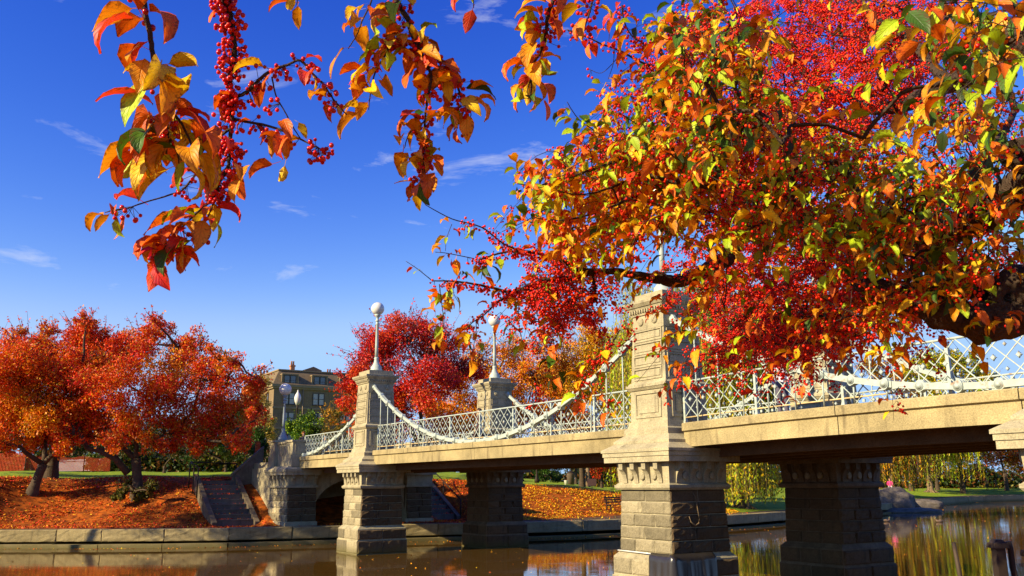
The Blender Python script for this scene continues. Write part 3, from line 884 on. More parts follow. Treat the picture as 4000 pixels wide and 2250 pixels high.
# ------------------------------------------------------------------ abutment, wing walls and stairs
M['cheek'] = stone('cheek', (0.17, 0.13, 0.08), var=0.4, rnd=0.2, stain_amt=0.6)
def make_abutment():
    root = empty('bridge_abutment', bpt(-29, 4.2, 0), BROT)
    tag(root, 'granite abutment with dark arch at the left end of the bridge', 'abutment')
    X = lambda u: u + 29
    Yv = lambda v: v - 4.2
    b = MB()
    def bx(u0, u1, v0, v1, z0, z1): b.box(X(u0), X(u1), Yv(v0), Yv(v1), z0, z1)
    def fr(a, z0, c, z1): b.frus((X(a[0]), X(a[1]), Yv(a[2]), Yv(a[3])), z0, (X(c[0]), X(c[1]), Yv(c[2]), Yv(c[3])), z1)
    # corner piers flanking the arch, front (v=0) and back
    for v0, v1 in ((0.12, 1.75), (6.65, 8.28)):
        fr((-30.2, -26.95, v0 - .05, v1), -0.2, (-30.2, -26.98, v0 - .02, v1), 1.0)
        fr((-30.1, -27.08, v0 + .08, v1 - .05), 1.0, (-30.1, -27.15, v0 + .14, v1 - .05), 2.66)
        bx(-30.25, -27.0, v0, v1 + .02, 2.66, 2.76)
        fr((-30.1, -27.12, v0 + .1, v1 - .03), 2.76, (-30.1, -27.1, v0 + .08, v1 - .03), 3.29)
        bx(-30.35, -26.86, v0 - .12, v1 + .1, 3.28, 3.43)
        bx(-30.4, -26.82, v0 - .16, v1 + .12, 3.43, 3.56)
        fr((-30.4, -26.83, v0 - .15, v1 + .11), 3.56, (-30.3, -27.1, v0 + .1, v1), 3.72)
    # wall round the arch: strips following the curve
    n = 14
    va, vb, zs, zt = 1.70, 6.70, 1.55, 3.30
    vm, hw = (va + vb) / 2, (vb - va) / 2
    for k in range(n):
        a0, a1 = math.pi * k / n, math.pi * (k + 1) / n
        v0, v1 = vm - hw * math.cos(a0), vm - hw * math.cos(a1)
        z0, z1 = zs + (zt - .15 - zs) * math.sin(a0), zs + (zt - .15 - zs) * math.sin(a1)
        vs = [(X(-27.35), Yv(v0), z0), (X(-27.35), Yv(v1), z1), (X(-27.35), Yv(v1), 3.62), (X(-27.35), Yv(v0), 3.62),
              (X(-31), Yv(v0), z0), (X(-31), Yv(v1), z1)]
        b.add(vs, [(0, 1, 2, 3), (0, 4, 5, 1)])
    bx(-35.5, -31.0, 0.4, 8.0, -0.2, 4.0)
    bx(-31.05, -27.3, 1.2, 7.2, 3.6, 3.62)
    bx(-35.5, -30.0, 0.3, 1.9, -0.2, 3.7); bx(-35.5, -30.0, 6.5, 8.1, -0.2, 3.7)
    main = b.build('masonry', M['granite'], root)
    rr = random.Random(33)
    for (v0, v1) in ((0.12, 1.75), (6.65, 8.28)):
        for ci in range(5):
            z0 = 1.02 + ci * 0.325
            off = 0.07 * ci / 5
            cuts = [v0 + .08, (v0 + v1) / 2 + rr.uniform(-.2, .2), v1 - .06]
            for a, c in zip(cuts, cuts[1:]):
                me = block_mesh('block', c - a - .02, .1, .305, M['block_shade'], 0.05, 4, 3, .03, rr.randint(0, 9999))
                link('block', me, root, (X(-27.05 - off), Yv((a + c) / 2), z0), (0, 0, math.pi / 2))
            if v0 < 1:
                cuts = [-30.05, -28.9 + rr.uniform(-.2, .2), -27.9 + rr.uniform(-.2, .2), -27.1 - off]
                for a, c in zip(cuts, cuts[1:]):
                    me = block_mesh('block', c - a - .02, .1, .305, M['granite_block'], 0.03, 4, 3, .03, rr.randint(0, 9999))
                    link('block', me, root, (X((a + c) / 2), Yv(v0 + .06 + off), z0), (0, 0, 0))
    for v, s in ((0.22, -1), (8.18, 1)):                        # corbels under the cap
        for k in range(5):
            link('corbel', CORBEL, root, (X(-29.7 + k * .6), Yv(v), 2.785), (0, 0, 0 if s < 0 else math.pi))
    for v in (.45, 1.05, 1.6): link('corbel', CORBEL, root, (X(-27.12), Yv(v), 2.785), (0, 0, math.pi / 2))
    # parapet dies and the low walls between them
    for v0, v1 in ((0.35, 1.45), (6.95, 8.05)):
        p = MB()
        for (ua, ub, zt_) in ((-30.9, -29.9, 5.12), (-28.1, -27.05, 5.02)):
            p.box(X(ua) - .04, X(ub) + .04, Yv(v0) - .04, Yv(v1) + .04, 3.7, 4.28)
            p.box(X(ua), X(ub), Yv(v0), Yv(v1), 4.28, zt_ - .1)
            p.box(X(ua) - .06, X(ub) + .06, Yv(v0) - .06, Yv(v1) + .06, zt_ - .1, zt_)
        p.box(X(-29.9), X(-28.1), Yv(v0) + .15, Yv(v1) - .15, 3.7, 4.88)
        p.box(X(-29.9) - .0, X(-28.1), Yv(v0) + .08, Yv(v1) - .08, 4.88, 4.99)
        p.build('parapet', M['granite'], root)
        for u in (-28.6, -29.35): link('panel', PANEL_D, root, (X(u), Yv(v0) + .15, 4.55), (0, 0, 0), (0.6, 1, 0.7))
        link('panel', PANEL_D, root, (X(-27.05), Yv((v0 + v1) / 2), 4.6), (0, 0, math.pi / 2), (0.85, 1, 0.8))
    # sloping wing walls from the upper landing to the parapet
    for vs_, ve, s in ((-0.75, 0.9, 1), (9.15, 7.5, -1)):
        w = MB()
        for t0, t1, w0, w1, mi in ((0, 1, 0.14, -1.6, 0), (0, 1, 0.20, None, 1)):
            za, zb = 3.42, 4.95
            if w1 is not None:
                q = [(X(-33.9) - w0, Yv(vs_), 1.5), (X(-33.9) + w0, Yv(vs_), 1.5), (X(-33.9) + w0, Yv(ve), 1.5), (X(-33.9) - w0, Yv(ve), 1.5),
                     (X(-33.9) - w0, Yv(vs_), za - .12), (X(-33.9) + w0, Yv(vs_), za - .12), (X(-33.9) + w0, Yv(ve), zb - .12), (X(-33.9) - w0, Yv(ve), zb - .12)]
            else:
                q = [(X(-33.9) - w0, Yv(vs_) - .05 * s, za - .12), (X(-33.9) + w0, Yv(vs_) - .05 * s, za - .12), (X(-33.9) + w0, Yv(ve), zb - .12), (X(-33.9) - w0, Yv(ve), zb - .12),
                     (X(-33.9) - w0, Yv(vs_) - .05 * s, za), (X(-33.9) + w0, Yv(vs_) - .05 * s, za), (X(-33.9) + w0, Yv(ve), zb), (X(-33.9) - w0, Yv(ve), zb)]
            fs = [(0, 3, 2, 1), (4, 5, 6, 7), (0, 1, 5, 4), (1, 2, 6, 5), (2, 3, 7, 6), (3, 0, 4, 7)]
            if s < 0: fs = [f[::-1] for f in fs]
            w.add(q, fs)
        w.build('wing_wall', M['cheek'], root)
make_abutment()

def make_stairs(va, vb, label):
    u0, n = STAIR_U0, 9
    run, rise = (STAIR_U0 - STAIR_U1) / n, (STAIR_Z1 - STAIR_Z0) / n
    root = empty('stone_stairs', bpt(u0, (va + vb) / 2, 0), BROT)
    tag(root, label, 'stairs')
    hw = (vb - va) / 2 - 0.17
    for k in range(n):
        b = MB()
        b.box(-(k + 1) * run - 0.2, -k * run, -hw, hw, STAIR_Z0 + k * rise - 0.3, STAIR_Z0 + (k + 1) * rise)
        b.box(-(k + 1) * run - 0.1, -k * run + 0.03, -hw + .001, hw - .001, STAIR_Z0 + (k + 1) * rise - 0.06, STAIR_Z0 + (k + 1) * rise + .002)
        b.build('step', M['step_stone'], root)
    for s in (-1, 1):
        v0, v1 = (s * hw, s * (hw + 0.24))
        v0, v1 = min(v0, v1), max(v0, v1)
        m = 4
        for k in range(m):                                   # cheek copings in lengths
            ta, tb = k / m + 0.004, (k + 1) / m - 0.004
            xa, xb = 0.35 - ta * (n * run + 0.4), 0.35 - tb * (n * run + 0.4)
            za, zb = STAIR_Z0 + 0.12 + ta * (n * rise + .25), STAIR_Z0 + 0.12 + tb * (n * rise + .25)
            c = MB()
            c.add([(xa, v0, za - .75), (xa, v1, za - .75), (xb, v1, zb - .75), (xb, v0, zb - .75), (xa, v0, za), (xa, v1, za), (xb, v1, zb), (xb, v0, zb)],
                  [(0, 3, 2, 1), (4, 5, 6, 7), (0, 1, 5, 4), (1, 2, 6, 5), (2, 3, 7, 6), (3, 0, 4, 7)])
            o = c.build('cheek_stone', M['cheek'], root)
    return root
make_stairs(*STAIR_V[0], 'leaf strewn stone steps climbing the bank left of the bridge')
make_stairs(*STAIR_V[1], 'stone steps on the shaded far side of the bridge')

# ------------------------------------------------------------------ lamps
def make_lamp(loc, label, h=3.1, r=0.29, mat='pale_iron', group='globe lamps on the bridge'):
    root = empty('globe_lamp', loc)
    tag(root, label, 'lamp', group)
    b = MB(); b.lathe([(0.27, 0), (0.27, 0.10), (0.24, 0.13), (0.25, 0.20), (0.20, 0.26), (0.15, 0.33), (0.105, 0.45), (0.09, 0.55), (0.11, 0.60), (0.085, 0.64)], 20, flute=0.05)
    b.build('base', M[mat], root)
    b = MB(); b.lathe([(0.078, 0.62), (0.072, 1.2), (0.060, h - 0.75), (0.075, h - 0.73), (0.075, h - 0.68), (0.055, h - 0.66), (0.055, h - 0.62), (0.10, h - 0.60), (0.10, h - 0.56), (0.06, h - 0.52), (0.055, h - 0.44), (0.10, h - 0.40), (0.13, h - 0.34), (0.14, h - 0.28)], 16)
    b.build('post', M[mat], root)
    b = MB(); b.ball((0, 0, h - 0.28 + r * .86), r, 24, 16)
    b.build('globe', M['globe'], root)
    return root
def blamp(u, v, z, label, **k): return make_lamp(bpt(u, v, z), label, **k)
blamp(U1, VC0, 7.61, 'white globe lamp on the nearer of the two lamp topped towers', h=2.85)
blamp(U1, VC1, 7.61, 'white globe lamp on the farther tower, partly hidden by red berries', h=2.85)
blamp(0, VC0, 7.61, 'white globe lamp post rising from the nearest tower into the leaves', h=2.85)
blamp(0, VC1, 7.61, 'white globe lamp post on the far tower almost hidden by leaves', h=2.85)
blamp(-30.4, 0.9, 5.12, 'globe lamp on grey blue post at the left end of the bridge', h=2.75, mat='blue_iron', r=0.33)
# ------------------------------------------------------------------ trees
C_ = dict(crimson=lin(196, 20, 40), red=lin(214, 38, 18), redor=lin(224, 70, 14), orange=lin(228, 112, 14), gold=lin(232, 156, 18), yellow=lin(238, 196, 24),
          lime=lin(172, 200, 28), olive=lin(120, 112, 26), green=lin(66, 104, 22), dgreen=lin(44, 62, 18), brown=lin(112, 66, 26), straw=lin(214, 186, 92), purple=lin(150, 44, 84), rust=lin(150, 62, 18))
def unit(n, rng):
    d = rng.normal(size=(n, 3)); return d / np.linalg.norm(d, axis=1)[:, None]
def quads(P, D, S, L, W):
    """one rhombic leaf per row: centre P, along D, across S"""
    D = D * L[:, None]; S = S * W[:, None]
    V = np.stack([P - D, P + S * 0.9 - D * .1, P + D, P - S * 0.9 - D * .1], 1).reshape(-1, 3)
    F = np.arange(len(P) * 4).reshape(-1, 4)
    return V, F
def segs(P0, P1, R0, R1, n=3):
    P0, P1 = np.asarray(P0, float), np.asarray(P1, float)
    R0, R1 = np.broadcast_to(R0, len(P0)).astype(float), np.broadcast_to(R1, len(P0)).astype(float)
    T = P1 - P0; T /= np.linalg.norm(T, axis=1)[:, None] + 1e-9
    A = np.cross(T, np.array([0.31, 0.22, 0.92])); A /= np.linalg.norm(A, axis=1)[:, None] + 1e-9
    Bv = np.cross(T, A)
    th = 2 * np.pi * np.arange(n) / n
    ring = np.cos(th)[None, :, None] * A[:, None, :] + np.sin(th)[None, :, None] * Bv[:, None, :]
    V = np.concatenate([P0[:, None, :] + ring * R0[:, None, None], P1[:, None, :] + ring * R1[:, None, None]], 1)
    k = np.arange(n); k2 = (k + 1) % n
    f = np.stack([k, k2, n + k2, n + k], 1)
    F = (np.arange(len(P0)) * 2 * n)[:, None, None] + f[None]
    return V.reshape(-1, 3), F.reshape(-1, 4)
def pick(pal, n, rng):
    cs = np.array([C_[k] if isinstance(k, str) else k for k, _ in pal]); w = np.array([x for _, x in pal], float); w /= w.sum()
    return cs[rng.choice(len(cs), n, p=w)]
def bez(a, b, bend, n, rng):
    a, b = np.array(a, float), np.array(b, float)
    c = (a + b) / 2 + bend
    t = np.linspace(0, 1, n)[:, None]
    p = (1 - t) ** 2 * a + 2 * t * (1 - t) * c + t * t * b
    p[1:-1] += rng.normal(size=(n - 2, 3)) * 0.02 * np.linalg.norm(b - a)
    return p
def make_tree(name, label, base, blobs, pal, n_leaves, lsize=0.10, trunk_r=0.2, fork=1.6, lean=(0, 0), bark='bark', group=None, seed=0, twigs=180, sprig=1.25,
              low_pal=None, low_z=None, gaps=0.35, extra_limbs=(), clumps=7):
    """blobs: world (x, y, z, r)"""
    rng = np.random.default_rng(seed + 100)
    base = np.array(base, float)
    root = empty(name, base)
    tag(root, label, 'tree', group)
    B_ = np.array(blobs, float); B_[:, :3] -= base
    big = B_.copy()
    sub = [B_ * [1, 1, 1, .72]]
    for b4 in B_:                                       # clumps of foliage round every bough
        dd = unit(clumps, rng)
        sub.append(np.concatenate([b4[:3] + dd * b4[3] * rng.uniform(.55, .85, clumps)[:, None], (b4[3] * rng.uniform(.28, .52, clumps))[:, None]], 1))
    B_ = np.concatenate(sub)
    fk = np.array([lean[0], lean[1], fork])
    t = MB()
    t.tube([(0, 0, -0.5), (0, 0, 0.0), (lean[0] * .25 + .02, lean[1] * .3, fork * .35), (lean[0] * .7, lean[1] * .7, fork * .75), tuple(fk * 1.02)],
           [trunk_r * 1.9, trunk_r * 1.45, trunk_r * 1.02, trunk_r * .95, trunk_r * 1.0], 10)
    nb = len(B_)
    cents = B_[:, :3]
    order = np.argsort(np.linalg.norm(big[:, :3] - fk, axis=1))
    nodes = [fk]; twp0, twp1, twr0, twr1 = [], [], [], []
    main = []
    for bi in order:
        c = big[bi, :3]
        cand = np.array(nodes)
        dd = np.linalg.norm(cand - c, axis=1) + 0.35 * np.linalg.norm(cand - fk, axis=1)
        src = cand[np.argmin(dd)]
        p = bez(src, c, np.array([0, 0, 0.12 * np.linalg.norm(c - src)]) + rng.normal(size=3) * 0.1, 7, rng)
        r0 = trunk_r * (0.62 if np.allclose(src, fk) else 0.34); r1 = r0 * 0.35
        t.tube(p, np.linspace(r0, r1, 7), 7)
        nodes.append(p[4]); nodes.append(c)
        main.append(p)
    for (p, ra, rb) in extra_limbs:
        p = np.array(p) - base
        t.tube(p, np.linspace(ra, rb, len(p)), 9)
    t.build('trunk', M[bark], root)
    vol = B_[:, 3] ** 2.2
    ch = rng.choice(nb, n_leaves, p=vol / vol.sum())
    d = unit(n_leaves, rng)
    rad = B_[ch, 3] * rng.random(n_leaves) ** 0.42 * (0.9 + 0.22 * np.sin(5 * d[:, 0] + ch) * np.cos(4 * d[:, 2] + 2 * ch))
    P = cents[ch] + d * rad[:, None] * np.array([1, 1, 0.86])
    k1 = 2.1 / np.median(big[:, 3])
    nz = np.sin(P[:, 0] * k1 * 1.3 + 1.7 * np.sin(P[:, 2] * k1)) * np.sin(P[:, 1] * k1 * 1.1 + 2.0) * np.sin(P[:, 2] * k1 * 1.7 + np.sin(P[:, 0] * k1 * .8)) \
        + 0.6 * np.sin(P[:, 0] * k1 * 3.7 + 1) * np.sin(P[:, 1] * k1 * 3.3) * np.sin(P[:, 2] * k1 * 4.1 + 2)
    keep = nz > np.quantile(nz, gaps * rng.random(len(P)))
    P, ch, d = P[keep], ch[keep], d[keep]
    # sprigs that break the outline
    ns = twigs
    bi = rng.choice(len(big), ns); Bk = B_; B_ = big; cs_ = cents; cents = big[:, :3]
    sd = unit(ns, rng); sd[:, 2] = np.abs(sd[:, 2]) * 0.9 + rng.normal(size=ns) * .25
    sd /= np.linalg.norm(sd, axis=1)[:, None]
    s0 = cents[bi] + sd * (B_[bi, 3] * 0.5)[:, None]
    s1 = cents[bi] + sd * (B_[bi, 3] * rng.uniform(1.0, sprig, ns))[:, None] + np.array([0, 0, .12])
    twp0.append(s0); twp1.append(s1); B_ = Bk; cents = cs_
    tl = rng.random((ns, 9))
    sp = (s0[:, None, :] + (s1 - s0)[:, None, :] * (0.35 + 0.65 * tl)[:, :, None]).reshape(-1, 3) + rng.normal(size=(ns * 9, 3)) * 0.07
    P = np.concatenate([P, sp]); d = np.concatenate([d, np.repeat(sd, 9, 0)]); ch = np.concatenate([ch, np.repeat(bi, 9)])
    n = len(P)
    lc = pick(pal, n, rng)
    bb = pick(pal, nb, rng)
    lc = lc * 0.72 + bb[ch] * 0.28
    if low_pal is not None:
        f = np.clip((low_z - (P[:, 2] + base[2])) / 1.6 + rng.normal(size=n) * .35, 0, 1)[:, None]
        lc = lc * (1 - f) + pick(low_pal, n, rng) * f
    lc = lc * rng.uniform(0.6, 1.25, n)[:, None]
    D = unit(n, rng); D[:, 2] -= 0.6; D /= np.linalg.norm(D, axis=1)[:, None]
    N = unit(n, rng) + d * 0.3 + np.array([0, 0, 0.35])
    S = np.cross(D, N); S /= np.linalg.norm(S, axis=1)[:, None] + 1e-9
    L = rng.uniform(0.6, 1.1, n) * lsize
    V, F = quads(P, D, S, L * .62, L * .34)
    me = np_mesh('crown', V, F, M['leaf'], np.repeat(lc, 4, 0))
    tag(link('crown', me, root), kind='stuff')
    # fine twigs inside and beyond the crown
    m = twigs * 3
    bi = rng.choice(len(big), m); a0 = cents[bi] + unit(m, rng) * (B_[bi, 3] * .25)[:, None]
    a1 = a0 + (unit(m, rng) + np.array([0, 0, .5])) * (B_[bi, 3] * .6)[:, None]
    twp0.append(a0); twp1.append(a1)
    p0, p1 = np.concatenate(twp0), np.concatenate(twp1)
    V, F = segs(p0, p1, 0.018, 0.006, 3)
    tag(link('twigs', np_mesh('twigs', V, F, M[bark]), root), kind='stuff')
    return root
def pxblobs(lst, Y, sp=0.5, seed=0, grow=1.0):
    rr = random.Random(seed)
    out = []
    for it in lst:
        px, py, r = it[:3]
        dY = it[3] if len(it) > 3 else rr.uniform(-1, 1) * sp
        P = atY(px, py, Y + dY)
        out.append((P[0], P[1], P[2], r * grow / F_PX * (Y + dY)))
    return out

bA, bB, bC = hit(125, 1925), hit(535, 1935), hit(195, 1868)
FALL = 'autumn crabapple trees on the left bank'
make_tree('crabapple_tree', 'orange red crabapple with short split trunk at the far left', bA,
          pxblobs([(60, 1480, 150), (200, 1400, 130), (-90, 1540, 160), (150, 1580, 150), (20, 1640, 120), (270, 1520, 130), (310, 1640, 90), (190, 1690, 85), (90, 1390, 80), (-30, 1720, 80), (130, 1740, 60), (250, 1730, 60), (60, 1330, 50), (180, 1310, 50)], bA[1], 2.2, 1, 1.14),
          [('redor', 6), ('red', 3.5), ('orange', 6), ('gold', 3), ('yellow', 1.4), ('olive', .8)], 74000, 0.142, 0.24, 1.5, (0.35, 0.2), seed=1, group=FALL)
sB = F_PX / bB[1]
armL = [atY(500, 1850, bB[1]), atY(450, 1790, bB[1] - .2), atY(390, 1760, bB[1] - .4), atY(340, 1750, bB[1] - .6), atY(310, 1690, bB[1] - .8), atY(290, 1600, bB[1] - .8)]
make_tree('crabapple_tree', 'wide red orange crabapple with a long bent limb above the steps', bB,
          pxblobs([(400, 1360, 120), (560, 1350, 110), (470, 1480, 150), (640, 1450, 140), (780, 1440, 110), (890, 1500, 110), (970, 1570, 75), (600, 1600, 140), (760, 1600, 130), (420, 1620, 110), (890, 1650, 80), (985, 1470, 65),
                   (520, 1700, 70), (330, 1450, 110), (350, 1300, 70), (620, 1290, 60), (700, 1360, 80), (690, 1690, 80), (800, 1720, 70), (600, 1730, 60), (430, 1720, 60), (860, 1400, 60), (920, 1420, 50), (340, 1260, 45), (600, 1250, 40), (780, 1340, 60), (350, 1700, 60), (1010, 1520, 55), (1000, 1640, 50), (930, 1720, 55), (260, 1600, 80), (250, 1700, 60)], bB[1], 2.6, 2, 1.14),
          [('redor', 7), ('red', 5), ('orange', 5), ('gold', 2), ('yellow', 1), ('crimson', 1), ('olive', .5)], 100000, 0.142, 0.27, 1.9, (-0.25, 0.1), seed=2, group=FALL, gaps=0.45, extra_limbs=[(armL, 0.2, 0.1)])
make_tree('crabapple_tree', 'dark trunked red crabapple standing behind the leftmost tree', bC,
          pxblobs([(120, 1390, 130), (330, 1350, 110), (-60, 1470, 150), (250, 1480, 140), (-200, 1520, 150), (420, 1450, 120), (80, 1560, 130)], bC[1], 2.0, 3, 1.2),
          [('red', 5), ('redor', 4), ('orange', 3), ('crimson', 1)], 45000, 0.15, 0.34, 2.2, (0.1, 0.2), seed=3, group=FALL)
gR = onground(-6.2, 60.5)
make_tree('crabapple_tree', 'crimson crabapple with bare twig tips behind the lamp topped tower', gR,
          pxblobs([(1450, 1400, 110), (1580, 1340, 120), (1720, 1360, 110), (1500, 1500, 130), (1650, 1480, 140), (1400, 1540, 85), (1800, 1440, 90), (1560, 1610, 110), (1430, 1650, 80), (1375, 1490, 55), (1640, 1290, 60)], 60, 2.4, 4, 1.12),
          [('crimson', 4), ('red', 6), ('purple', .8), ('redor', 3), ('orange', 1.2)], 56000, 0.16, 0.26, 2.0, seed=4, twigs=420, sprig=1.5, gaps=0.5,
          low_pal=[('redor', 4), ('orange', 4), ('gold', 2), ('red', 2)], low_z=8.5)
gO = onground(-0.8, 66)
make_tree('crabapple_tree', 'golden orange tree behind the bridge railing between the towers', gO,
          pxblobs([(1800, 1570, 120), (1950, 1460, 130), (2080, 1490, 130), (1900, 1630, 130), (2050, 1630, 130), (2180, 1550, 110), (1700, 1650, 110), (1770, 1690, 90), (1990, 1370, 80), (1870, 1400, 80), (2200, 1660, 90), (2100, 1370, 80), (2200, 1430, 80), (1780, 1480, 80), (1680, 1570, 70)], 66, 2.4, 5, 1.18),
          [('orange', 5), ('gold', 5), ('redor', 1.2), ('yellow', 3)], 68000, 0.17, 0.25, 1.9, seed=5, twigs=300, sprig=1.35, gaps=0.4,
          low_pal=[('redor', 3), ('orange', 4), ('rust', 2), ('gold', 2)], low_z=6.0)
gY = onground(5.8, 77)
make_tree('yellow_tree', 'bright yellow tree left of the nearest tower behind the railing', gY,
          pxblobs([(2250, 1430, 115), (2350, 1500, 110), (2300, 1350, 85), (2420, 1430, 90), (2210, 1580, 80), (2390, 1600, 90), (2170, 1480, 70), (2480, 1330, 70), (2460, 1520, 80)], 77, 2.4, 6, 1.2),
          [('yellow', 5), ('gold', 4), ('olive', 1.5), ('orange', 1)], 48000, 0.19, 0.22, 2.4, seed=6, twigs=220, sprig=1.3)

def make_willow(name, label, base, Y, height, spread, n, pal, seed, lsize=0.15, trunk_r=0.4, zmin=0.9, group=None, shift=0.0):
    rng = np.random.default_rng(seed)
    base = np.array(base, float)
    root = empty(name, base); tag(root, label, 'tree', group)
    t = MB()
    t.tube([(0, 0, -.6), (0, 0, 0), (0.03, 0, .5), (0.1, .1, height * .2), (.2, 0, height * .42)], [trunk_r * 2.1, trunk_r * 1.7, trunk_r * 1.05, trunk_r * .9, trunk_r * .8], 12)
    for k in range(7):
        a = 2 * math.pi * k / 7 + .3
        t.tube([(0, 0, .35), (math.cos(a) * trunk_r * 1.6, math.sin(a) * trunk_r * 1.6, .1), (math.cos(a) * trunk_r * 3, math.sin(a) * trunk_r * 3, -.15)], [trunk_r * .5, trunk_r * .35, .05], 6)
    tips = []
    for k in range(16):
        a = 2 * math.pi * k / 16 + rng.uniform(-.2, .2)
        rr = spread * rng.uniform(.45, .95); h = height * rng.uniform(.72, 1.0)
        p = bez((.2, 0, height * .4), (math.cos(a) * rr + shift, math.sin(a) * rr, h * (1 - .22 * rr / spread)), np.array([0, 0, height * .22]), 8, rng)
        t.tube(p, np.linspace(trunk_r * .5, .03, 8), 6)
        tips += list(p[3:])
    t.build('trunk', M['bark_pale'], root)
    tips = np.array(tips)
    st = tips[rng.choice(len(tips), n)] + rng.normal(size=(n, 3)) * np.array([.7, .7, .35])
    ln = np.minimum(rng.uniform(.25, 1.0, n) ** .8 * height * 0.85, st[:, 2] - zmin * rng.uniform(.4, 3.2, n))
    ln = np.maximum(ln, .8)
    m = 36
    tt = (np.arange(m) + .5) / m
    rad = st[:, :2] / (np.linalg.norm(st[:, :2], axis=1)[:, None] + .1)
    P = np.repeat(st[:, None, :], m, 1)
    P[:, :, 2] -= ln[:, None] * tt[None]
    sway = np.sin(tt * 2.2)[None, :, None] * rng.uniform(0.1, .5, n)[:, None, None]
    P[:, :, :2] += rad[:, None, :] * sway
    P += rng.normal(size=P.shape) * .035
    P = P.reshape(-1, 3)
    nn = len(P)
    sc_ = pick(pal, n, rng)
    lc = np.repeat(sc_, m, 0) * .55 + pick(pal, nn, rng) * .45
    lc *= rng.uniform(.65, 1.15, nn)[:, None]
    D = rng.normal(size=(nn, 3)) * .45 + np.array([0, 0, -1]); D /= np.linalg.norm(D, axis=1)[:, None]
    S = np.cross(D, unit(nn, rng)); S /= np.linalg.norm(S, axis=1)[:, None] + 1e-9
    L = rng.uniform(.7, 1.2, nn) * lsize * 1.15
    V, F = quads(P, D, S, L * .6, L * .19)
    tag(link('crown', np_mesh('crown', V, F, M['leaf'], np.repeat(lc, 4, 0)), root), kind='stuff')
    V, F = segs(st, st - np.stack([0 * ln, 0 * ln, ln], 1), .01, .005, 3)
    tag(link('twigs', np_mesh('twigs', V, F, M['bark_pale']), root), kind='stuff')
    return root
gW = hit(2905, 1985)
make_willow('weeping_willow', 'tall weeping willow with yellow green strands behind the nearest tower', gW, gW[1], 19, 7.6, 3600,
            [('lime', 6), ('yellow', 3), ('olive', 1.5), ('green', .8), ('gold', .8)], 21, 0.22, 0.36, 0.5, None, -3.6)
gW2 = onground(57.5, 126)
make_willow('weeping_willow', 'lime green weeping willow on the far right bank', gW2, 126, 14, 8.5, 1000,
            [('lime', 4), ('yellow', 2), ('olive', 3)], 22, 0.32, 0.4, 2.6)
gW3 = onground(43, 104)
make_willow('weeping_willow', 'golden brown weeping willow beside the grey rock', gW3, 104, 11.5, 6.0, 800,
            [('olive', 4), ('gold', 2), ('rust', 2), ('lime', 1.6)], 23, 0.28, 0.4, 1.6)

def simple(name, label, px, py_base, Y, blobs, pal, n, ls, seed, group=None, tr=.22, fork=2.0, z=None, **k):
    P = atY(px, py_base, Y)
    base = onground(P[0], P[1])
    return make_tree(name, label, base, pxblobs(blobs, Y, Y * .02, seed), pal, n, ls, tr, fork, seed=seed, group=group, twigs=k.pop('twigs', 60), **k)
FAR = 'trees on the far right bank'
simple('autumn_tree', 'yellow green tree rising above the white railing at the right edge', 3760, 1900, 128, [(3640, 1510, 70), (3700, 1440, 60), (3760, 1500, 90), (3860, 1520, 80), (3930, 1560, 70), (3800, 1600, 100), (3680, 1600, 100), (3920, 1640, 90), (4010, 1620, 90), (3620, 1420, 60), (3690, 1400, 66), (3770, 1420, 62), (3850, 1470, 60), (3560, 1450, 56)],
       [('olive', 4), ('lime', 3), ('yellow', 2)], 34000, .34, 31, FAR, .3, 4)
simple('autumn_tree', 'brownish bare topped tree behind the railing right of the far tower', 3560, 1900, 135, [(3540, 1520, 80), (3600, 1460, 70), (3500, 1600, 90), (3620, 1600, 80), (3460, 1480, 60), (3400, 1440, 60), (3520, 1430, 60)],
       [('rust', 3), ('olive', 4), ('gold', 2), ('brown', 2)], 18000, .3, 32, FAR, .3, 4)
simple('autumn_tree', 'rust orange tree with low crown at the right edge of the far bank', 3930, 1890, 140, [(3900, 1770, 60), (3960, 1790, 60), (4010, 1760, 60), (3930, 1720, 60), (3990, 1690, 70)],
       [('rust', 3), ('orange', 3), ('olive', 2)], 9000, .28, 33, FAR, .28, 2.6)
simple('autumn_tree', 'olive brown tree between the hanging willow strands on the far bank', 3660, 1890, 142, [(3560, 1780, 60), (3640, 1750, 70), (3720, 1760, 70), (3800, 1750, 60), (3700, 1690, 70)],
       [('olive', 4), ('brown', 2), ('dgreen', 2)], 9000, .28, 34, FAR, .28, 2.6)
BACK = 'shrubs and trees behind the lawn'
for i, (px, lab, pal, bl) in enumerate([
        (2010, 'yew shrub clipped tall, just right of the far shaded pier', [('green', 4), ('dgreen', 4), ('olive', 1)], [(2015, 1840, 40), (2020, 1800, 36), (2010, 1870, 38)]),
        (2120, 'dense dark green yew behind the lawn lamp post', [('green', 3), ('dgreen', 6)], [(2110, 1830, 50), (2150, 1820, 50), (2130, 1790, 46), (2160, 1860, 40), (2110, 1862, 36)]),
        ]):
    simple('evergreen_shrub', lab, px, 1895, 92, bl, pal, 7000, .16, 40 + i, BACK, .12, .6, gaps=.15, sprig=1.05)
simple('autumn_tree', 'gold leaved low tree above the litter bin on the lawn', 2250, 1895, 112, [(2210, 1800, 45), (2270, 1790, 40), (2240, 1770, 46), (2180, 1780, 36)], [('gold', 4), ('orange', 3), ('brown', 3)], 6000, .2, 44, BACK, .15, 2.0)
simple('autumn_tree', 'red brown shrubby tree beside the big rooted trunk', 2350, 1895, 108, [(2330, 1820, 42), (2380, 1830, 46), (2350, 1780, 50), (2420, 1800, 50)], [('red', 3), ('rust', 5), ('orange', 2)], 6000, .2, 45, BACK, .15, 1.2)
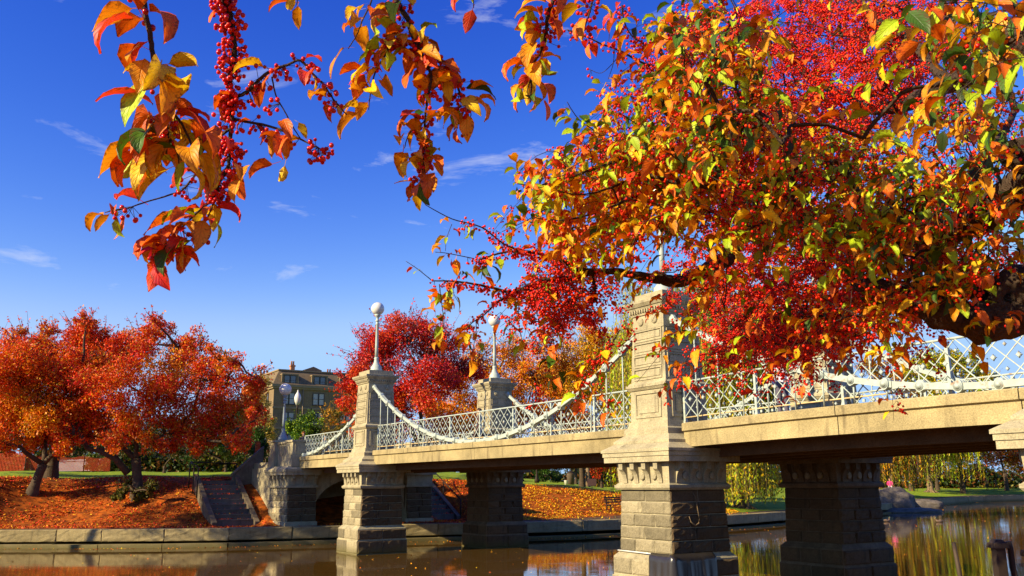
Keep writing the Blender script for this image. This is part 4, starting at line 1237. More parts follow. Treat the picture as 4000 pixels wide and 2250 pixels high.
for i in range(13):                                                     # the wooded edge of the park, trees told apart by where they stand
    px = 1880 + i * 178
    where = ['just right of the shaded far stairs', 'behind the dark yews', 'behind the litter bin', 'behind the seated person', 'left behind the willow trunk', 'behind the willow trunk', 'right behind the willow trunk',
             'left behind the shaded far pier', 'behind the shaded far pier', 'behind the seated figure on the rock', 'behind the golden willow', 'behind the walking pair', 'at the right edge of the wood'][i]
    Y = 165 + (i % 3) * 8
    simple('park_tree', 'distant brown and olive park tree ' + where, px, 1885, Y,
           [(px + R.uniform(-90, 90), R.uniform(1690, 1875), R.uniform(45, 75)) for _ in range(16)], [[('olive', 4), ('brown', 4), ('dgreen', 3)], [('rust', 3), ('olive', 3), ('gold', 2)], [('dgreen', 5), ('olive', 3)]][i % 3], 4600, .44, 60 + i, 'wooded edge of the park', .3, 3, twigs=40)
# shrubs on the left plateau
LSH = 'shrubs on the left bank'
for i, (lab, px, Y, bl, pal, nm) in enumerate([
        ('large dark evergreen shrub under the right side of the red tree', 880, 66, [(800, 1700, 80), (900, 1690, 90), (970, 1710, 70), (850, 1620, 80), (940, 1620, 70), (760, 1760, 60), (900, 1770, 60)], [('dgreen', 6), ('green', 2), ('olive', 1)], 'evergreen_shrub'),
        ('dark shrub mass behind the bent limb of the crabapple', 640, 68, [(560, 1740, 60), (640, 1720, 70), (700, 1750, 60), (480, 1750, 60), (600, 1670, 60)], [('dgreen', 6), ('brown', 2), ('olive', 1)], 'evergreen_shrub'),
        ('dark shrub mass behind the orange net fence', 120, 76, [(20, 1730, 60), (120, 1720, 66), (230, 1740, 60), (330, 1740, 60), (180, 1660, 60), (-60, 1720, 70), (420, 1720, 60)], [('dgreen', 6), ('brown', 2), ('olive', 1)], 'evergreen_shrub'),
        ('bright green round clipped bush behind the left bridge end', 1185, 64, [(1185, 1655, 62), (1150, 1680, 50), (1225, 1680, 50), (1190, 1720, 60)], [('green', 6), ('lime', 2), ('dgreen', 2)], 'round_bush'),
        ('small round green bush left of the blue lamp', 1015, 60, [(1015, 1700, 36), (1012, 1735, 34), (1020, 1760, 34)], [('green', 6), ('dgreen', 3)], 'round_bush'),
        ('olive brown shrub tree at the right corner of the brown house', 1340, 78, [(1290, 1640, 60), (1350, 1590, 60), (1400, 1660, 70), (1330, 1700, 60), (1280, 1700, 40)], [('olive', 5), ('brown', 2), ('gold', 1)], 'olive_shrub'),
        ('straw yellow creeper clad shrub at the left corner of the brown house', 1025, 86, [(1020, 1560, 40), (1030, 1640, 44), (1000, 1600, 40), (1050, 1690, 50), (1030, 1500, 30)], [('straw', 5), ('olive', 3), ('gold', 1)], 'yellow_shrub'),
        ('clipped hedge column beside the net fence', 360, 72, [(360, 1800, 26), (362, 1825, 26)], [('green', 4), ('olive', 3)], 'round_bush'),
        ('second clipped bush at the end of the net fence', 415, 72, [(415, 1812, 26), (412, 1832, 24)], [('olive', 4), ('green', 3)], 'round_bush'),
        ('scrubby low bush around the foot of the bent crabapple', 520, bB[1] - .6, [(470, 1930, 34), (560, 1940, 40), (520, 1950, 36), (590, 1910, 26), (500, 1895, 24)], [('olive', 5), ('dgreen', 4), ('brown', 2)], 'scrub_bush')]):
    n = 22000 if i == 0 else 14000 if i in (1, 2, 3) else 6000
    simple(nm, lab, px, 1850 if i != 9 else 1955, Y, bl, pal, n, .13 if Y < 70 else .17, 80 + i, LSH, .1, .5, gaps=.15 if nm == 'round_bush' else .3, sprig=1.05 if nm == 'round_bush' else 1.25)

for i in range(8):
    px = -60 + i * 150
    where = ['at the far left edge', 'behind the dense orange net', 'behind the leftmost crabapple', 'behind the pale barrier', 'behind the bent crabapple limb', 'behind the split trunk crabapple', 'behind the leaf strewn steps', 'behind the small round bush'][i]
    simple('park_tree', 'distant dark tree of the left park edge ' + where, px, 1850, 108 + (i % 3) * 5,
           [(px + R.uniform(-90, 90), R.uniform(1640, 1850), R.uniform(50, 80)) for _ in range(15)], [[('dgreen', 5), ('olive', 3), ('brown', 2)], [('rust', 3), ('olive', 4), ('dgreen', 3)]][i % 2], 5200, .37, 160 + i, 'wooded left edge of the park', .3, 3, twigs=30)

def hedge(label, xa, xb, y0, y1, Y, n, ls, pal, seed):
    P = atY((xa + xb) / 2, y1, Y); base = onground(P[0], P[1])
    rng = np.random.default_rng(seed)
    px = rng.uniform(xa, xb, n); top = y0 + 14 * np.sin(px * .021) + 9 * np.sin(px * .06 + 1)
    py = top + (y1 + 30 - top) * rng.random(n); yy = Y + rng.uniform(-1.5, 1.5, n)
    d = _f[None] + _r[None] * ((px - 2000) / F_PX)[:, None] - _u[None] * ((py - 1125) / F_PX)[:, None]
    Q = EYE + d * (yy / d[:, 1])[:, None] - base
    D = unit(n, rng); S = np.cross(D, unit(n, rng)); S /= np.linalg.norm(S, axis=1)[:, None] + 1e-9
    L = rng.uniform(.6, 1.2, n) * ls
    V, F = quads(Q, D, S, L * .6, L * .4)
    lc = pick(pal, n, rng) * rng.uniform(.6, 1.2, n)[:, None]
    root = empty('hedge', base); tag(root, label, 'hedge')
    tag(link('foliage', np_mesh('foliage', V, F, M['leaf'], np.repeat(lc, 4, 0)), root), kind='stuff')
    st = MB()
    for k in range(12):
        q = Q[int(rng.integers(0, n))]; st.tube([(q[0], q[1], -.6), (q[0], q[1], 1.0)], .06, 5)
    st.build('stem', M['bark'], root)
hedge('long dark hedge across the back of the left lawn', -150, 1080, 1770, 1850, 84, 20000, .34, [('dgreen', 6), ('olive', 2), ('brown', 2)], 301)
hedge('long dark hedge at the far edge of the right lawns', 1880, 4200, 1835, 1888, 158, 20000, .6, [('dgreen', 6), ('brown', 3), ('olive', 2)], 302)
# unseen tree, added; crown set along sun rays to dapple the abutment and steps
_T = [(np.array(t) + SUN_TO * 21) for t in ((-12.6, 46.6, 4.6), (-11.2, 45.6, 2.2), (-13.8, 47.2, 2.6), (-10.4, 45.3, .9), (-14.4, 47.6, 4.2), (-12.0, 46.2, 3.4), (-9.6, 46.0, 3.0), (-13.0, 45.2, .6), (-15.2, 47.8, 1.6), (-16.2, 49.4, 3.0), (-12.4, 44.6, .3), (-13.2, 47.4, 5.0), (-9.4, 45.2, .5), (-11.0, 44.4, .5), (-14.0, 48.6, 4.8))]
_c = np.mean(_T, 0)
make_tree('crabapple_tree', 'unseen crabapple added beyond the left edge to throw dappled shade on the bridge end', onground(_c[0] - 3.5, _c[1] - 1.5), [(*t, 1.55) for t in _T] + [(_c[0] - 3, _c[1] - 1.5, _c[2] - 2, 2.2), (_c[0] - 5, _c[1], _c[2] - 1, 2.2)],
          [('redor', 4), ('orange', 4), ('red', 3)], 30000, .17, .3, 4.0, seed=190, group=FALL, twigs=60, gaps=.5)

# ------------------------------------------------------------------ fallen leaves
def make_litter():
    rng = np.random.default_rng(5)
    n = 120000
    x = rng.uniform(-36, 15, n); w = np.interp(x, [-30, -9, 0, 10, 16], [11.6, 11.8, 13.5, 11.5, 4])
    s = rng.random(n) ** .85 * w * 1.06 + .5
    y = shore_y(x) + s
    band = np.interp(x, [-200, -15, -6, 1, 6, 12, 20], [1.0, 1.0, 2.2, 2.6, 3.6, 3.4, 2.6])
    u = (x - BO[0]) * BU[0] + (y - BO[1]) * BU[1]; v = (x - BO[0]) * BV[0] + (y - BO[1]) * BV[1]
    dens = np.where(s < band, .10, 1.0) * np.where(s > w * .93, .35, 1)
    dens *= np.where((u < -27.2) & (v > -.1) & (v < 8.5), 0, 1)
    pat = np.sin(x * 1.3 + 2 * np.sin(y * .7)) * np.sin(y * 1.1 + x * .3)
    keep = rng.random(n) < dens * np.clip(.62 + .6 * pat + .35 * np.sin(x * 4.1 + y * 2.3) * np.sin(y * 3.7), .08, 1)
    x, y, s = x[keep], y[keep], s[keep]
    z = height(x, y)
    for (va, vb) in STAIR_V:                                                  # leaves lie on the treads
        uu = (x - BO[0]) * BU[0] + (y - BO[1]) * BU[1]; vv = (x - BO[0]) * BV[0] + (y - BO[1]) * BV[1]
        drop = (vv > va) & (vv < vb) & (uu < STAIR_U0) & (uu > STAIR_U1) & (rng.random(len(x)) < .6)
        z = np.where(drop, -5.0, z)
        on = ~drop & (vv > va) & (vv < vb) & (uu < STAIR_U0) & (uu > STAIR_U1)
        k = np.floor((STAIR_U0 - uu) / (STAIR_U0 - STAIR_U1) * 9)
        z = np.where(on, STAIR_Z0 + (k + 1) * (STAIR_Z1 - STAIR_Z0) / 9, z)
    n = len(x)
    P = np.stack([x, y, z + .02 + rng.random(n) * .035], 1)
    N = rng.normal(size=(n, 3)) * .45 + np.array([0, 0, 1]); N /= np.linalg.norm(N, axis=1)[:, None]
    D = np.cross(N, unit(n, rng)); D /= np.linalg.norm(D, axis=1)[:, None]; S = np.cross(D, N)
    L = rng.uniform(.035, .075, n)
    V, F = quads(P, D, S, L, L * .55)
    left = [('redor', 6), ('orange', 5), ('gold', 2.2), ('red', 3), ('rust', 2.5), ('yellow', .8)]
    right = [('gold', 5), ('yellow', 4), ('orange', 3), ('rust', 1)]
    lc = np.where((x > -2)[:, None], pick(right, n, rng), pick(left, n, rng)) * rng.uniform(.55, 1.1, n)[:, None]
    o = link('fallen_leaves', np_mesh('fallen_leaves', V, F, M['litter'], np.repeat(lc, 4, 0)))
    tag(o, 'orange and gold fallen leaves covering the sloping bank', 'leaves', kind='stuff')
    n = 2600
    xx = rng.uniform(-30, 60, n); ys = shore_y(xx)
    near = rng.random(n) < .45
    yy = np.where(near, ys - .38 - rng.random(n) ** 2.2 * 1.0, 0 + (ys - rng.random(n) ** .7 * 26))
    P = np.stack([xx, yy, np.full(n, .008) + rng.random(n) * .01], 1)
    N = rng.normal(size=(n, 3)) * .2 + np.array([0, 0, 1]); N /= np.linalg.norm(N, axis=1)[:, None]
    D = np.cross(N, unit(n, rng)); D /= np.linalg.norm(D, axis=1)[:, None]; S = np.cross(D, N)
    L = rng.uniform(.03, .055, n)
    V, F = quads(P, D, S, L, L * .6)
    lc = pick([('gold', 4), ('orange', 4), ('yellow', 2), ('rust', 3)], n, rng) * rng.uniform(.6, 1.1, n)[:, None]
    o = link('floating_leaves', np_mesh('floating_leaves', V, F, M['litter'], np.repeat(lc, 4, 0)))
    tag(o, 'scattered yellow leaves floating on the dark pond', 'leaves', kind='stuff')
make_litter()
# ------------------------------------------------------------------ brown town house behind the trees
M['brownstone'] = stone('brownstone', (0.24, 0.165, 0.085), var=0.25, scale=.6, bump=0.1, fine=9)
M['brownstone_trim'] = stone('brownstone_trim', (0.30, 0.215, 0.115), var=0.2, scale=.8, bump=0.1)
M['slate'] = stone('slate', (0.19, 0.135, 0.075), var=0.25, scale=1.2, bump=0.2, fine=14)
M['brick'] = plain('brick', (0.33, 0.10, 0.045), 0.85, 0.3, 2.0)
M['terracotta'] = plain('terracotta', (0.45, 0.20, 0.09), 0.8, 0.2)
M['sash'] = plain('sash', (0.05, 0.04, 0.03), 0.5, 0.1)
_m, _n, _l, _b = mat_new('window_glass')
_b.inputs['Base Color'].default_value = (0.05, 0.06, 0.07, 1); _b.inputs['Roughness'].default_value = 0.06; _b.inputs['Specular IOR Level'].default_value = 0.9
M['glass'] = _m
M['blind'] = plain('blind', (0.45, 0.42, 0.36), 0.7, 0.15)
def make_house():
    UB = -100.0
    va, zr = on_u(1066, 1600, UB)[0], None
    root = empty('town_house', bpt(UB, va, 0), BROT)              # local x towards the camera, local y along the facade
    tag(root, 'brown stone town house with mansard roof and dormers behind the trees', 'building')
    W = 17.5
    Z = lambda px, py: on_u(px, py, UB)[1]
    V = lambda px, py: on_u(px, py, UB)[0] - va
    zc, zt = Z(1066, 1500), Z(1095, 1441)
    b = MB(); b.box(-12, 0, 0, W, 2.0, zc); wall = b.build('wall', M['brownstone'], root)
    b = MB()
    for z in (Z(1100, 1592), Z(1100, 1672)): b.box(0, .12, -.12, W + .1, z - .12, z + .12)
    b.box(-12.1, .38, -.38, W + .3, zc - .32, zc + .02); b.box(-12.1, .22, -.22, W + .2, zc - .55, zc - .32)
    b.build('string_course', M['brownstone_trim'], root)
    b = MB(); b.frus((-12, .25, -.25, W + .25), zc + .02, (-11.3, -1.15, .95, W - .95), zt - .05)
    roof = b.build('roof', M['slate'], root)
    b = MB(); b.box(-11.5, -1.0, .8, W - .8, zt - .06, zt + .12); b.build('roof_edge', M['brownstone_trim'], roof)
    b = MB(); b.box(-6, -3, 5.2, 7.6, zt + .1, zt + .5)
    b.add([(-3, 5.1, zt + .5), (-3, 7.7, zt + .5), (-3, 6.4, zt + 1.0), (-6.2, 5.1, zt + .5), (-6.2, 7.7, zt + .5), (-6.2, 6.4, zt + 1.0)], [(0, 1, 2), (3, 5, 4), (0, 2, 5, 3), (1, 4, 5, 2), (0, 3, 4, 1)])
    b.build('skylight', M['slate'], roof)
    for vv, hh, w_, mt in ((4.0, 1.3, .28, 'terracotta'), (9.4, .5, .35, 'brick'), (13, .8, .5, 'brick')):
        b = MB(); b.box(-5 - w_, -5 + w_, vv - w_, vv + w_, zt, zt + hh); b.box(-5 - w_ - .08, -5 + w_ + .08, vv - w_ - .08, vv + w_ + .08, zt + hh - .25, zt + hh - .05)
        for k in (-1, 1): b.lathe([(.13, 0), (.11, .55), (.13, .6)], 8, (-5, vv + k * w_ * .5, zt + hh - .05))
        b.build('chimney', M[mt], roof)
    fr_b = MB(); w_, h_ = 0.66, 1.6
    fr_b.box(-.02, .10, -w_ / 2 - .07, -w_ / 2, -.08, h_ + .08); fr_b.box(-.02, .10, w_ / 2, w_ / 2 + .07, -.08, h_ + .08)
    fr_b.box(-.02, .10, -w_ / 2, w_ / 2, h_, h_ + .08); fr_b.box(-.02, .14, -w_ / 2 - .12, w_ / 2 + .12, -.16, -.05); fr_b.box(-.02, .07, -w_ / 2, w_ / 2, h_ * .5 - .03, h_ * .5 + .03)
    FR = fr_b.mesh('window', M['sash'])
    gl_b = MB(); gl_b.box(.0, .04, -.33, .33, 0, 1); GL = gl_b.mesh('pane', M['glass'])
    bl_b = MB(); bl_b.box(.0, .04, -.33, .33, 0, 1); BL = bl_b.mesh('pane', M['blind'])
    def win(x, y, z, h, blind=False):
        f = link('window', FR, root, (x, y, z), None, (1, 1, h / 1.6))
        link('pane', BL if blind else GL, f, (0, 0, .83), None, (1, 1, .77)); link('pane', GL if not blind else BL, f, (0, 0, 0.0), None, (1, 1, .77))
    rows = [(1535, 1577), (1612, 1656), (1700, 1750)]
    for ci, cx in enumerate((1128, 1244, 1352)):
        for ri, (ya, yb) in enumerate(rows):
            z0, z1 = Z(cx, yb + ci * 4), Z(cx, ya + ci * 4)
            for k in (-1, 1): win(0, V(cx, 1550) + k * .42, z0, z1 - z0, ri == 1 or (ri == 0))
        # dormers
        vv = V(cx + 5, 1487); z0, z1 = Z(cx + 5, 1505 + ci * 6), Z(cx + 5, 1468 + ci * 6)
        d = MB(); d.box(-3, -.02, vv - 1.0, vv + 1.0, z0 - .25, z1 + .12); d.box(-3.1, .10, vv - 1.15, vv + 1.15, z1 + .12, z1 + .26)
        for k in (-1, 1): d.frus((-.1, .12, vv + k * 1.12 - .09, vv + k * 1.12 + .09), z0 - .3, (-.1, .04, vv + k * 1.08 - .07, vv + k * 1.08 + .07), z1 + .1)
        d.build('dormer', M['brownstone_trim'], root)
        for k in (-1, 1): win(-.02, vv + k * .42, z0, z1 - z0)
    for k in range(3):                                              # side wall, sunlit
        for ri, (ya, yb) in enumerate(rows):
            f = link('window', FR, root, (-2.5 - k * 3.4, 0, Z(1066, yb)), (0, 0, -math.pi / 2), (1, 1, .95)); link('pane', GL, f, (0, 0, 0), None, (1, 1, 1.6))
    b = MB(); b.tube([(.16, V(1180, 1600), 3), (.16, V(1180, 1600), zc - .5)], .07, 6); b.build('drainpipe', M['brownstone_trim'], root)
    v2 = on_u(1010, 1600, UB - 14)[0]
    root2 = empty('brick_house', bpt(UB - 14, v2, 0), BROT)
    tag(root2, 'red brick house end with chimney pots left of the brown town house', 'building')
    b = MB(); b.box(-10, 0, 0, 5.0, 2, zt - .2); b.build('wall', M['brick'], root2)
    for y in (0.4, 2.8):
        b = MB(); b.box(-3, -1.6, y, y + 1.6, zt - .3, zt + 1.0); b.box(-3.1, -1.5, y - .1, y + 1.7, zt + .85, zt + .98)
        for k in range(3): b.lathe([(.17, 0), (.14, .7), (.17, .75)], 8, (-2.3, y + .3 + k * .5, zt + 1.0))
        b.build('chimney', M['terracotta'], root2)
    for k in range(2):
        for z in (6, 9.2, 12.2):
            f = link('window', FR, root2, (.0, 1.2 + k * 2.4, z), None, (1, 1.2, 1.1)); link('pane', GL, f, (0, 0, 0), None, (1, 1, 1.6))
make_house()

# ------------------------------------------------------------------ park lamp behind the parapet, and one on the far lawn
def park_lamp(P, h, label):
    root = empty('park_lamp', P); tag(root, label, 'lamp', 'dark park lamps')
    b = MB(); b.lathe([(.2, 0), (.2, .25), (.12, .4), (.075, .8), (.06, h - .8), (.08, h - .75), (.05, h - .7), (.12, h - .55)], 12); b.build('post', M['dark_iron'], root)
    b = MB(); b.lathe([(.12, h - .55), (.24, h - .25), (.27, h), (.22, h + .22), (.10, h + .42), (.06, h + .5), (.05, h + .6), (.0, h + .66)], 14); b.build('lantern', M['globe'], root)
P = atY(1163, 1555, 70)
park_lamp(onground(P[0], P[1]), P[2] - float(height(P[0], P[1])), 'dark park lamp with acorn glass in front of the brown house')
P = hit(2097, 1886); park_lamp(P, 4.2, 'dark park lamp post on the lawn seen under the bridge')

# ------------------------------------------------------------------ net fence and barrier on the left plateau
M['orange_net'] = plain('orange_net', (0.75, 0.10, 0.02), 0.7, 0.15)
M['barrier'] = plain('barrier', (0.42, 0.44, 0.50), 0.6, 0.1)
def net_fence(pa, pb, Y0, Y1, h, label, sag=0.0):
    A, B_ = atY(*pa, Y0), atY(*pb, Y1)
    A[2] = height(A[0], A[1]); B_[2] = height(B_[0], B_[1])
    root = empty('net_fence', A); tag(root, label, 'fence', 'orange safety net fences')
    d = B_ - A; L = np.linalg.norm(d[:2]); n = max(6, int(L / .09)); m = int(h / .09)
    p0, p1 = [], []
    top = lambda t: h - sag * math.sin(math.pi * t * 3) ** 2
    for k in range(n):
        t = k / n; p = d * t; p0.append(p + [0, 0, .05]); p1.append(p + [0, 0, top(t)])
    for j in range(m + 1):
        for k in range(0, n, 4):
            t, t2 = k / n, min(1, (k + 4) / n)
            p0.append(d * t + [0, 0, .05 + (top(t) - .05) * j / m]); p1.append(d * t2 + [0, 0, .05 + (top(t2) - .05) * j / m])
    Vv, Ff = segs(p0, p1, .017, .017, 3)
    tag(link('net', np_mesh('net', Vv, Ff, M['orange_net']), root), kind='stuff')
    for k in range(int(L / 2.4) + 1):
        t = min(1, k * 2.4 / L)
        b = MB(); b.tube([d * t + [0, -.03, -.2], d * t + [0, -.03, h + .1]], .025, 6); b.build('post', M['dark_iron'], root)
net_fence((-30, 1860), (95, 1855), 63, 63.5, 1.25, 'dense orange net fence at the far left behind the trees')
net_fence((95, 1855), (430, 1835), 63.5, 70, 1.1, 'sagging orange net fence along the lawn behind the crabapples', .15)
b = MB(); A = atY(200, 1798, 76); g = float(height(A[0], A[1]))
b.box(-2.6, 2.6, -.2, .2, 0, max(.8, A[2] - g - .15)); b.box(-2.7, 2.7, -.25, .25, max(.8, A[2] - g - .15), max(.95, A[2] - g))
o = b.build('barrier', M['barrier'], None, (A[0] + 1.6, A[1], g)); tag(o, 'pale grey low barrier behind the orange net fence', 'barrier')
P = atY(1005, 1745, 56); g = float(height(P[0], P[1]))
net_fence((990, 1850), (1012, 1850), 56, 56.4, P[2] - g + .3, 'upright scrap of orange net beside the small round bush')

# iron handrails by the stairs
def rail_frame(pts, posts, label):
    root = empty('handrail', pts[0]); tag(root, label, 'handrail', 'dark iron handrails by the steps')
    o = np.array(pts[0])
    b = MB(); b.tube([np.array(p) - o for p in pts], .035, 6); b.build('rail', M['dark_iron'], root)
    for p, h in posts:
        b = MB(); q = np.array(p) - o; b.tube([q - [0, 0, h], q], .035, 6); b.build('post', M['dark_iron'], root)
def bz(u, v, dz): return bpt(u, v, float(height(*bpt(u, v, 0)[:2])) + dz)
va, vb = STAIR_V[0]
p1, p2, p3, p4 = bpt(-32.2, va - .25, 3.75), bpt(-34.2, va - .25, 4.05), bpt(-34.9, va + .4, 4.05), bpt(-34.9, vb + .2, 4.0)
rail_frame([p1, p2, p3, p4], [(p1, 1.6), (p2, 1.4), (p4, 1.2), ((np.array(p1) + p2) / 2, 1.5)], 'dark iron handrail at the top of the leaf strewn steps')
va, vb = STAIR_V[1]
p1, p2 = bpt(-29.6, vb + .2, 1.9), bpt(-34.0, vb + .2, 4.0)
rail_frame([p1, p2], [(p1, 1.1), (p2, 1.1), ((np.array(p1) + p2) / 2, 1.2)], 'dark iron handrail of the steps beyond the bridge')

# ------------------------------------------------------------------ people
M['skin'] = plain('skin', (0.50, 0.27, 0.17), 0.6, 0.05)
def cloth(c): return plain('cloth', c, 0.85, 0.2)
def person(loc, rz, label, top, legs, hair=(0.06, 0.03, 0.02), h=1.7, pose='stand', hat=None, holds=None):
    k = h / 1.7
    j = dict(pel=(0, 0, .93), wai=(0, 0, 1.08), che=(0, 0, 1.28), nec=(0, 0, 1.46), hea=(0, -.02, 1.58), crn=(0, -.01, 1.66))
    for s, n in ((-1, 'l'), (1, 'r')):
        j[n + 'sh'] = (s * .17, 0, 1.40); j[n + 'el'] = (s * .23, .04, 1.14); j[n + 'wr'] = (s * .22, -.05, .92); j[n + 'ha'] = (s * .21, -.08, .83)
        j[n + 'hi'] = (s * .09, 0, .90); j[n + 'kn'] = (s * .10, -.02, .50); j[n + 'an'] = (s * .10, .02, .08); j[n + 'to'] = (s * .11, -.15, .04)
    if pose == 'walk':
        j['lkn'] = (-.09, -.20, .52); j['lan'] = (-.09, -.28, .10); j['lto'] = (-.1, -.44, .07); j['rkn'] = (.09, .10, .50); j['ran'] = (.09, .40, .16); j['rto'] = (.1, .28, .04)
        j['lel'] = (-.24, .16, 1.16); j['lwr'] = (-.23, .12, .94); j['lha'] = (-.22, .08, .86); j['rel'] = (.24, -.06, 1.14); j['rwr'] = (.22, -.26, 1.02); j['rha'] = (.21, -.33, .98)
    if pose == 'sit':
        for n, s in (('l', -1), ('r', 1)):
            j[n + 'kn'] = (s * .12, -.42, .92); j[n + 'an'] = (s * .12, -.42, .50); j[n + 'to'] = (s * .12, -.58, .47); j[n + 'el'] = (s * .24, -.06, 1.16); j[n + 'wr'] = (s * .14, -.26, 1.06); j[n + 'ha'] = (s * .08, -.33, 1.04)
        j['nec'] = (0, -.05, 1.45); j['hea'] = (0, -.09, 1.57); j['crn'] = (0, -.09, 1.65)
        for q in j: j[q] = (j[q][0], j[q][1], j[q][2] - .42 - .0)
    rad = dict(pel=.135, wai=.12, che=.135, nec=.055, hea=.085, crn=.07)
    for n in 'lr':
        rad.update({n + 'sh': .068, n + 'el': .048, n + 'wr': .032, n + 'ha': .036, n + 'hi': .10, n + 'kn': .066, n + 'an': .045, n + 'to': .04})
    E = [('pel', 'wai', 0), ('wai', 'che', 0), ('che', 'nec', 0), ('nec', 'hea', 2), ('hea', 'crn', 2)]
    for n in 'lr':
        E += [('che', n + 'sh', 0), (n + 'sh', n + 'el', 0), (n + 'el', n + 'wr', 0), (n + 'wr', n + 'ha', 2), ('pel', n + 'hi', 1), (n + 'hi', n + 'kn', 1), (n + 'kn', n + 'an', 1), (n + 'an', n + 'to', 3)]
    names = list(j)
    me = bpy.data.meshes.new('body_frame')
    me.from_pydata([tuple(c * k for c in j[n]) for n in names], [(names.index(a), names.index(b_)) for a, b_, _ in E], [])
    tmp = bpy.data.objects.new('body_frame', me); COL.objects.link(tmp)
    sk = tmp.modifiers.new('Skin', 'SKIN')
    for i, n in enumerate(names):
        me.skin_vertices[0].data[i].radius = (rad[n] * k, rad[n] * k * (.72 if n in ('pel', 'wai', 'che') else 1))
    me.skin_vertices[0].data[0].use_root = True
    sb = tmp.modifiers.new('Sub', 'SUBSURF'); sb.levels = sb.render_levels = 1
    dg = bpy.context.evaluated_depsgraph_get()
    out = bpy.data.meshes.new_from_object(tmp.evaluated_get(dg))
    bpy.data.objects.remove(tmp)
    out.name = 'body'
    out.materials.clear()
    for m_ in (cloth(top), cloth(legs), M['skin'], cloth((.02, .015, .012))): out.materials.append(m_)
    segs_ = [(np.array(j[a]) * k, np.array(j[b_]) * k, m_) for a, b_, m_ in E]
    for p in out.polygons:
        c = np.array(p.center); best, bm = 9, 0
        for a, b_, m_ in segs_:
            t = np.clip((c - a) @ (b_ - a) / ((b_ - a) @ (b_ - a)), 0, 1); dd = np.linalg.norm(c - a - t * (b_ - a))
            if dd < best: best, bm = dd, m_
        p.material_index = bm; p.use_smooth = True
    root = empty('person', loc, rz); tag(root, label, 'person')
    link('body', out, root)
    b = MB(); hc = np.array(j['hea']) * k + np.array([0, .02, .035]); b.ball(hc, .108 * k, 12, 8, sq=(1, 1.08, 1.0))
    b.v = [(x, max(y, hc[1] - .045) if z < hc[2] + .03 else y, max(z, hc[2] - .06)) for x, y, z in b.v]
    b.build('hat' if hat else 'hair', cloth(hat or hair), root)
    fb = MB(); fc = np.array(j['hea']) * k
    fb.add([fc + np.array(p) * k for p in ((-.013, -.088, .0), (.013, -.088, .0), (0, -.112, -.012), (0, -.09, .035))], [(0, 1, 2), (0, 2, 3), (1, 3, 2)])
    fb.build('nose', M['skin'], root)
    eb = MB()
    for s in (-1, 1): eb.ball(fc + np.array([s * .034, -.082, .02]) * k, .011 * k, 6, 4)
    eb.build('eyes', cloth((.02, .015, .01)), root)
    return root
P = hit(2275, 1898); person(P, math.radians(75), 'person in grey top and dark trousers striding across the lawn', (.16, .14, .12), (.06, .06, .08), pose='walk')
Pb = hit(2418, 1999)
P = hit(3858, 1914, 100); person(P, math.radians(190), 'person in tan jacket and dark trousers strolling on the far bank', (.45, .24, .08), (.03, .025, .02), pose='stand', hair=(.15, .08, .03))
P = hit(3893, 1913, 100); person(P, math.radians(80), 'person in dark clothes walking on the far bank', (.03, .022, .02), (.025, .02, .02), pose='walk')
person(bpt(-30.9, 2.2, 3.98), math.radians(20), 'red haired person looking over the left bridge parapet', (.25, .16, .10), (.05, .05, .06), hair=(.30, .09, .02), h=1.66)
person(bpt(-30.2, 3.2, 3.78), math.radians(20), 'person in a grey cap behind the left bridge parapet', (.20, .2, .2), (.05, .05, .06), hat=(.35, .34, .33), h=1.62)
person(bpt(-14.6, 4.0, 4.09), math.radians(-60), 'person in dark maroon coat walking on the bridge behind the railing', (.07, .012, .012), (.04, .01, .012), pose='walk', h=1.72)
person(bpt(2.7, 2.4, 4.15), math.radians(-60), 'person in pale lavender shirt on the bridge behind red berries', (.62, .55, .64), (.10, .09, .13), pose='stand', h=1.75)

# bench with a seated figure
M['wood_dark'] = plain('wood_dark', (0.055, 0.035, 0.02), 0.7, 0.3)
def make_bench(P, rz):
    root = empty('park_bench', P, rz); tag(root, 'dark slatted park bench on the path left of the nearest pier', 'bench')
    for k in range(4):
        b = MB(); b.box(-.9, .9, -.42 + k * .115, -.33 + k * .115, .42, .45); b.build('seat_slat', M['wood_dark'], root)
    for k in range(3):
        b = MB(); b.box(-.9, .9, .08 + k * .03, .11 + k * .03, .55 + k * .13, .64 + k * .13); b.build('back_slat', M['wood_dark'], root)
    for s in (-.75, .75):
        b = MB(); b.box(s - .03, s + .03, -.42, -.36, 0, .42); b.box(s - .03, s + .03, .05, .11, 0, .55); b.frus((s - .03, s + .03, .05, .11), .55, (s - .03, s + .03, .15, .2), .95)
        b.box(s - .028, s + .028, -.40, .08, .36, .41); b.build('leg', M['dark_iron'], root)
Pb = hit(2415, 2000)
make_bench(Pb, math.radians(25))
person(Pb + np.array([.35, -.02, .0]), math.radians(25), 'person in dark red jacket sitting on the park bench', (.09, .018, .012), (.10, .08, .09), pose='sit', hair=(.10, .02, .015))

# litter bin, bucket and small sign on the lawn
P = hit(2230, 1893)
root = empty('litter_bin', P); tag(root, 'brown round litter bin on the lawn edge', 'bin')
b = MB(); b.lathe([(.33, 0), (.36, .9), (.38, .95), (.38, 1.0), (.30, 1.0)], 16); b.build('drum', cloth((.12, .085, .06)), root)
b = MB(); b.lathe([(.36, 1.0), (.34, 1.1), (.2, 1.2), (0, 1.22)], 16); b.build('lid', M['dark_iron'], root)
P = hit(2212, 1894)
b = MB(); b.lathe([(.15, 0), (.19, .38), (.2, .4), (.18, .4), (.14, .05)], 14); tag(b.build('bucket', M['globe'], None, P), 'small white bucket beside the litter bin', 'bucket')
P = hit(2313, 1927)
root = empty('lawn_sign', P); tag(root, 'small dark sign on a short post at the lawn edge', 'sign')
b = MB(); b.box(-.025, .025, -.02, .02, -.1, .75); b.build('post', M['dark_iron'], root)
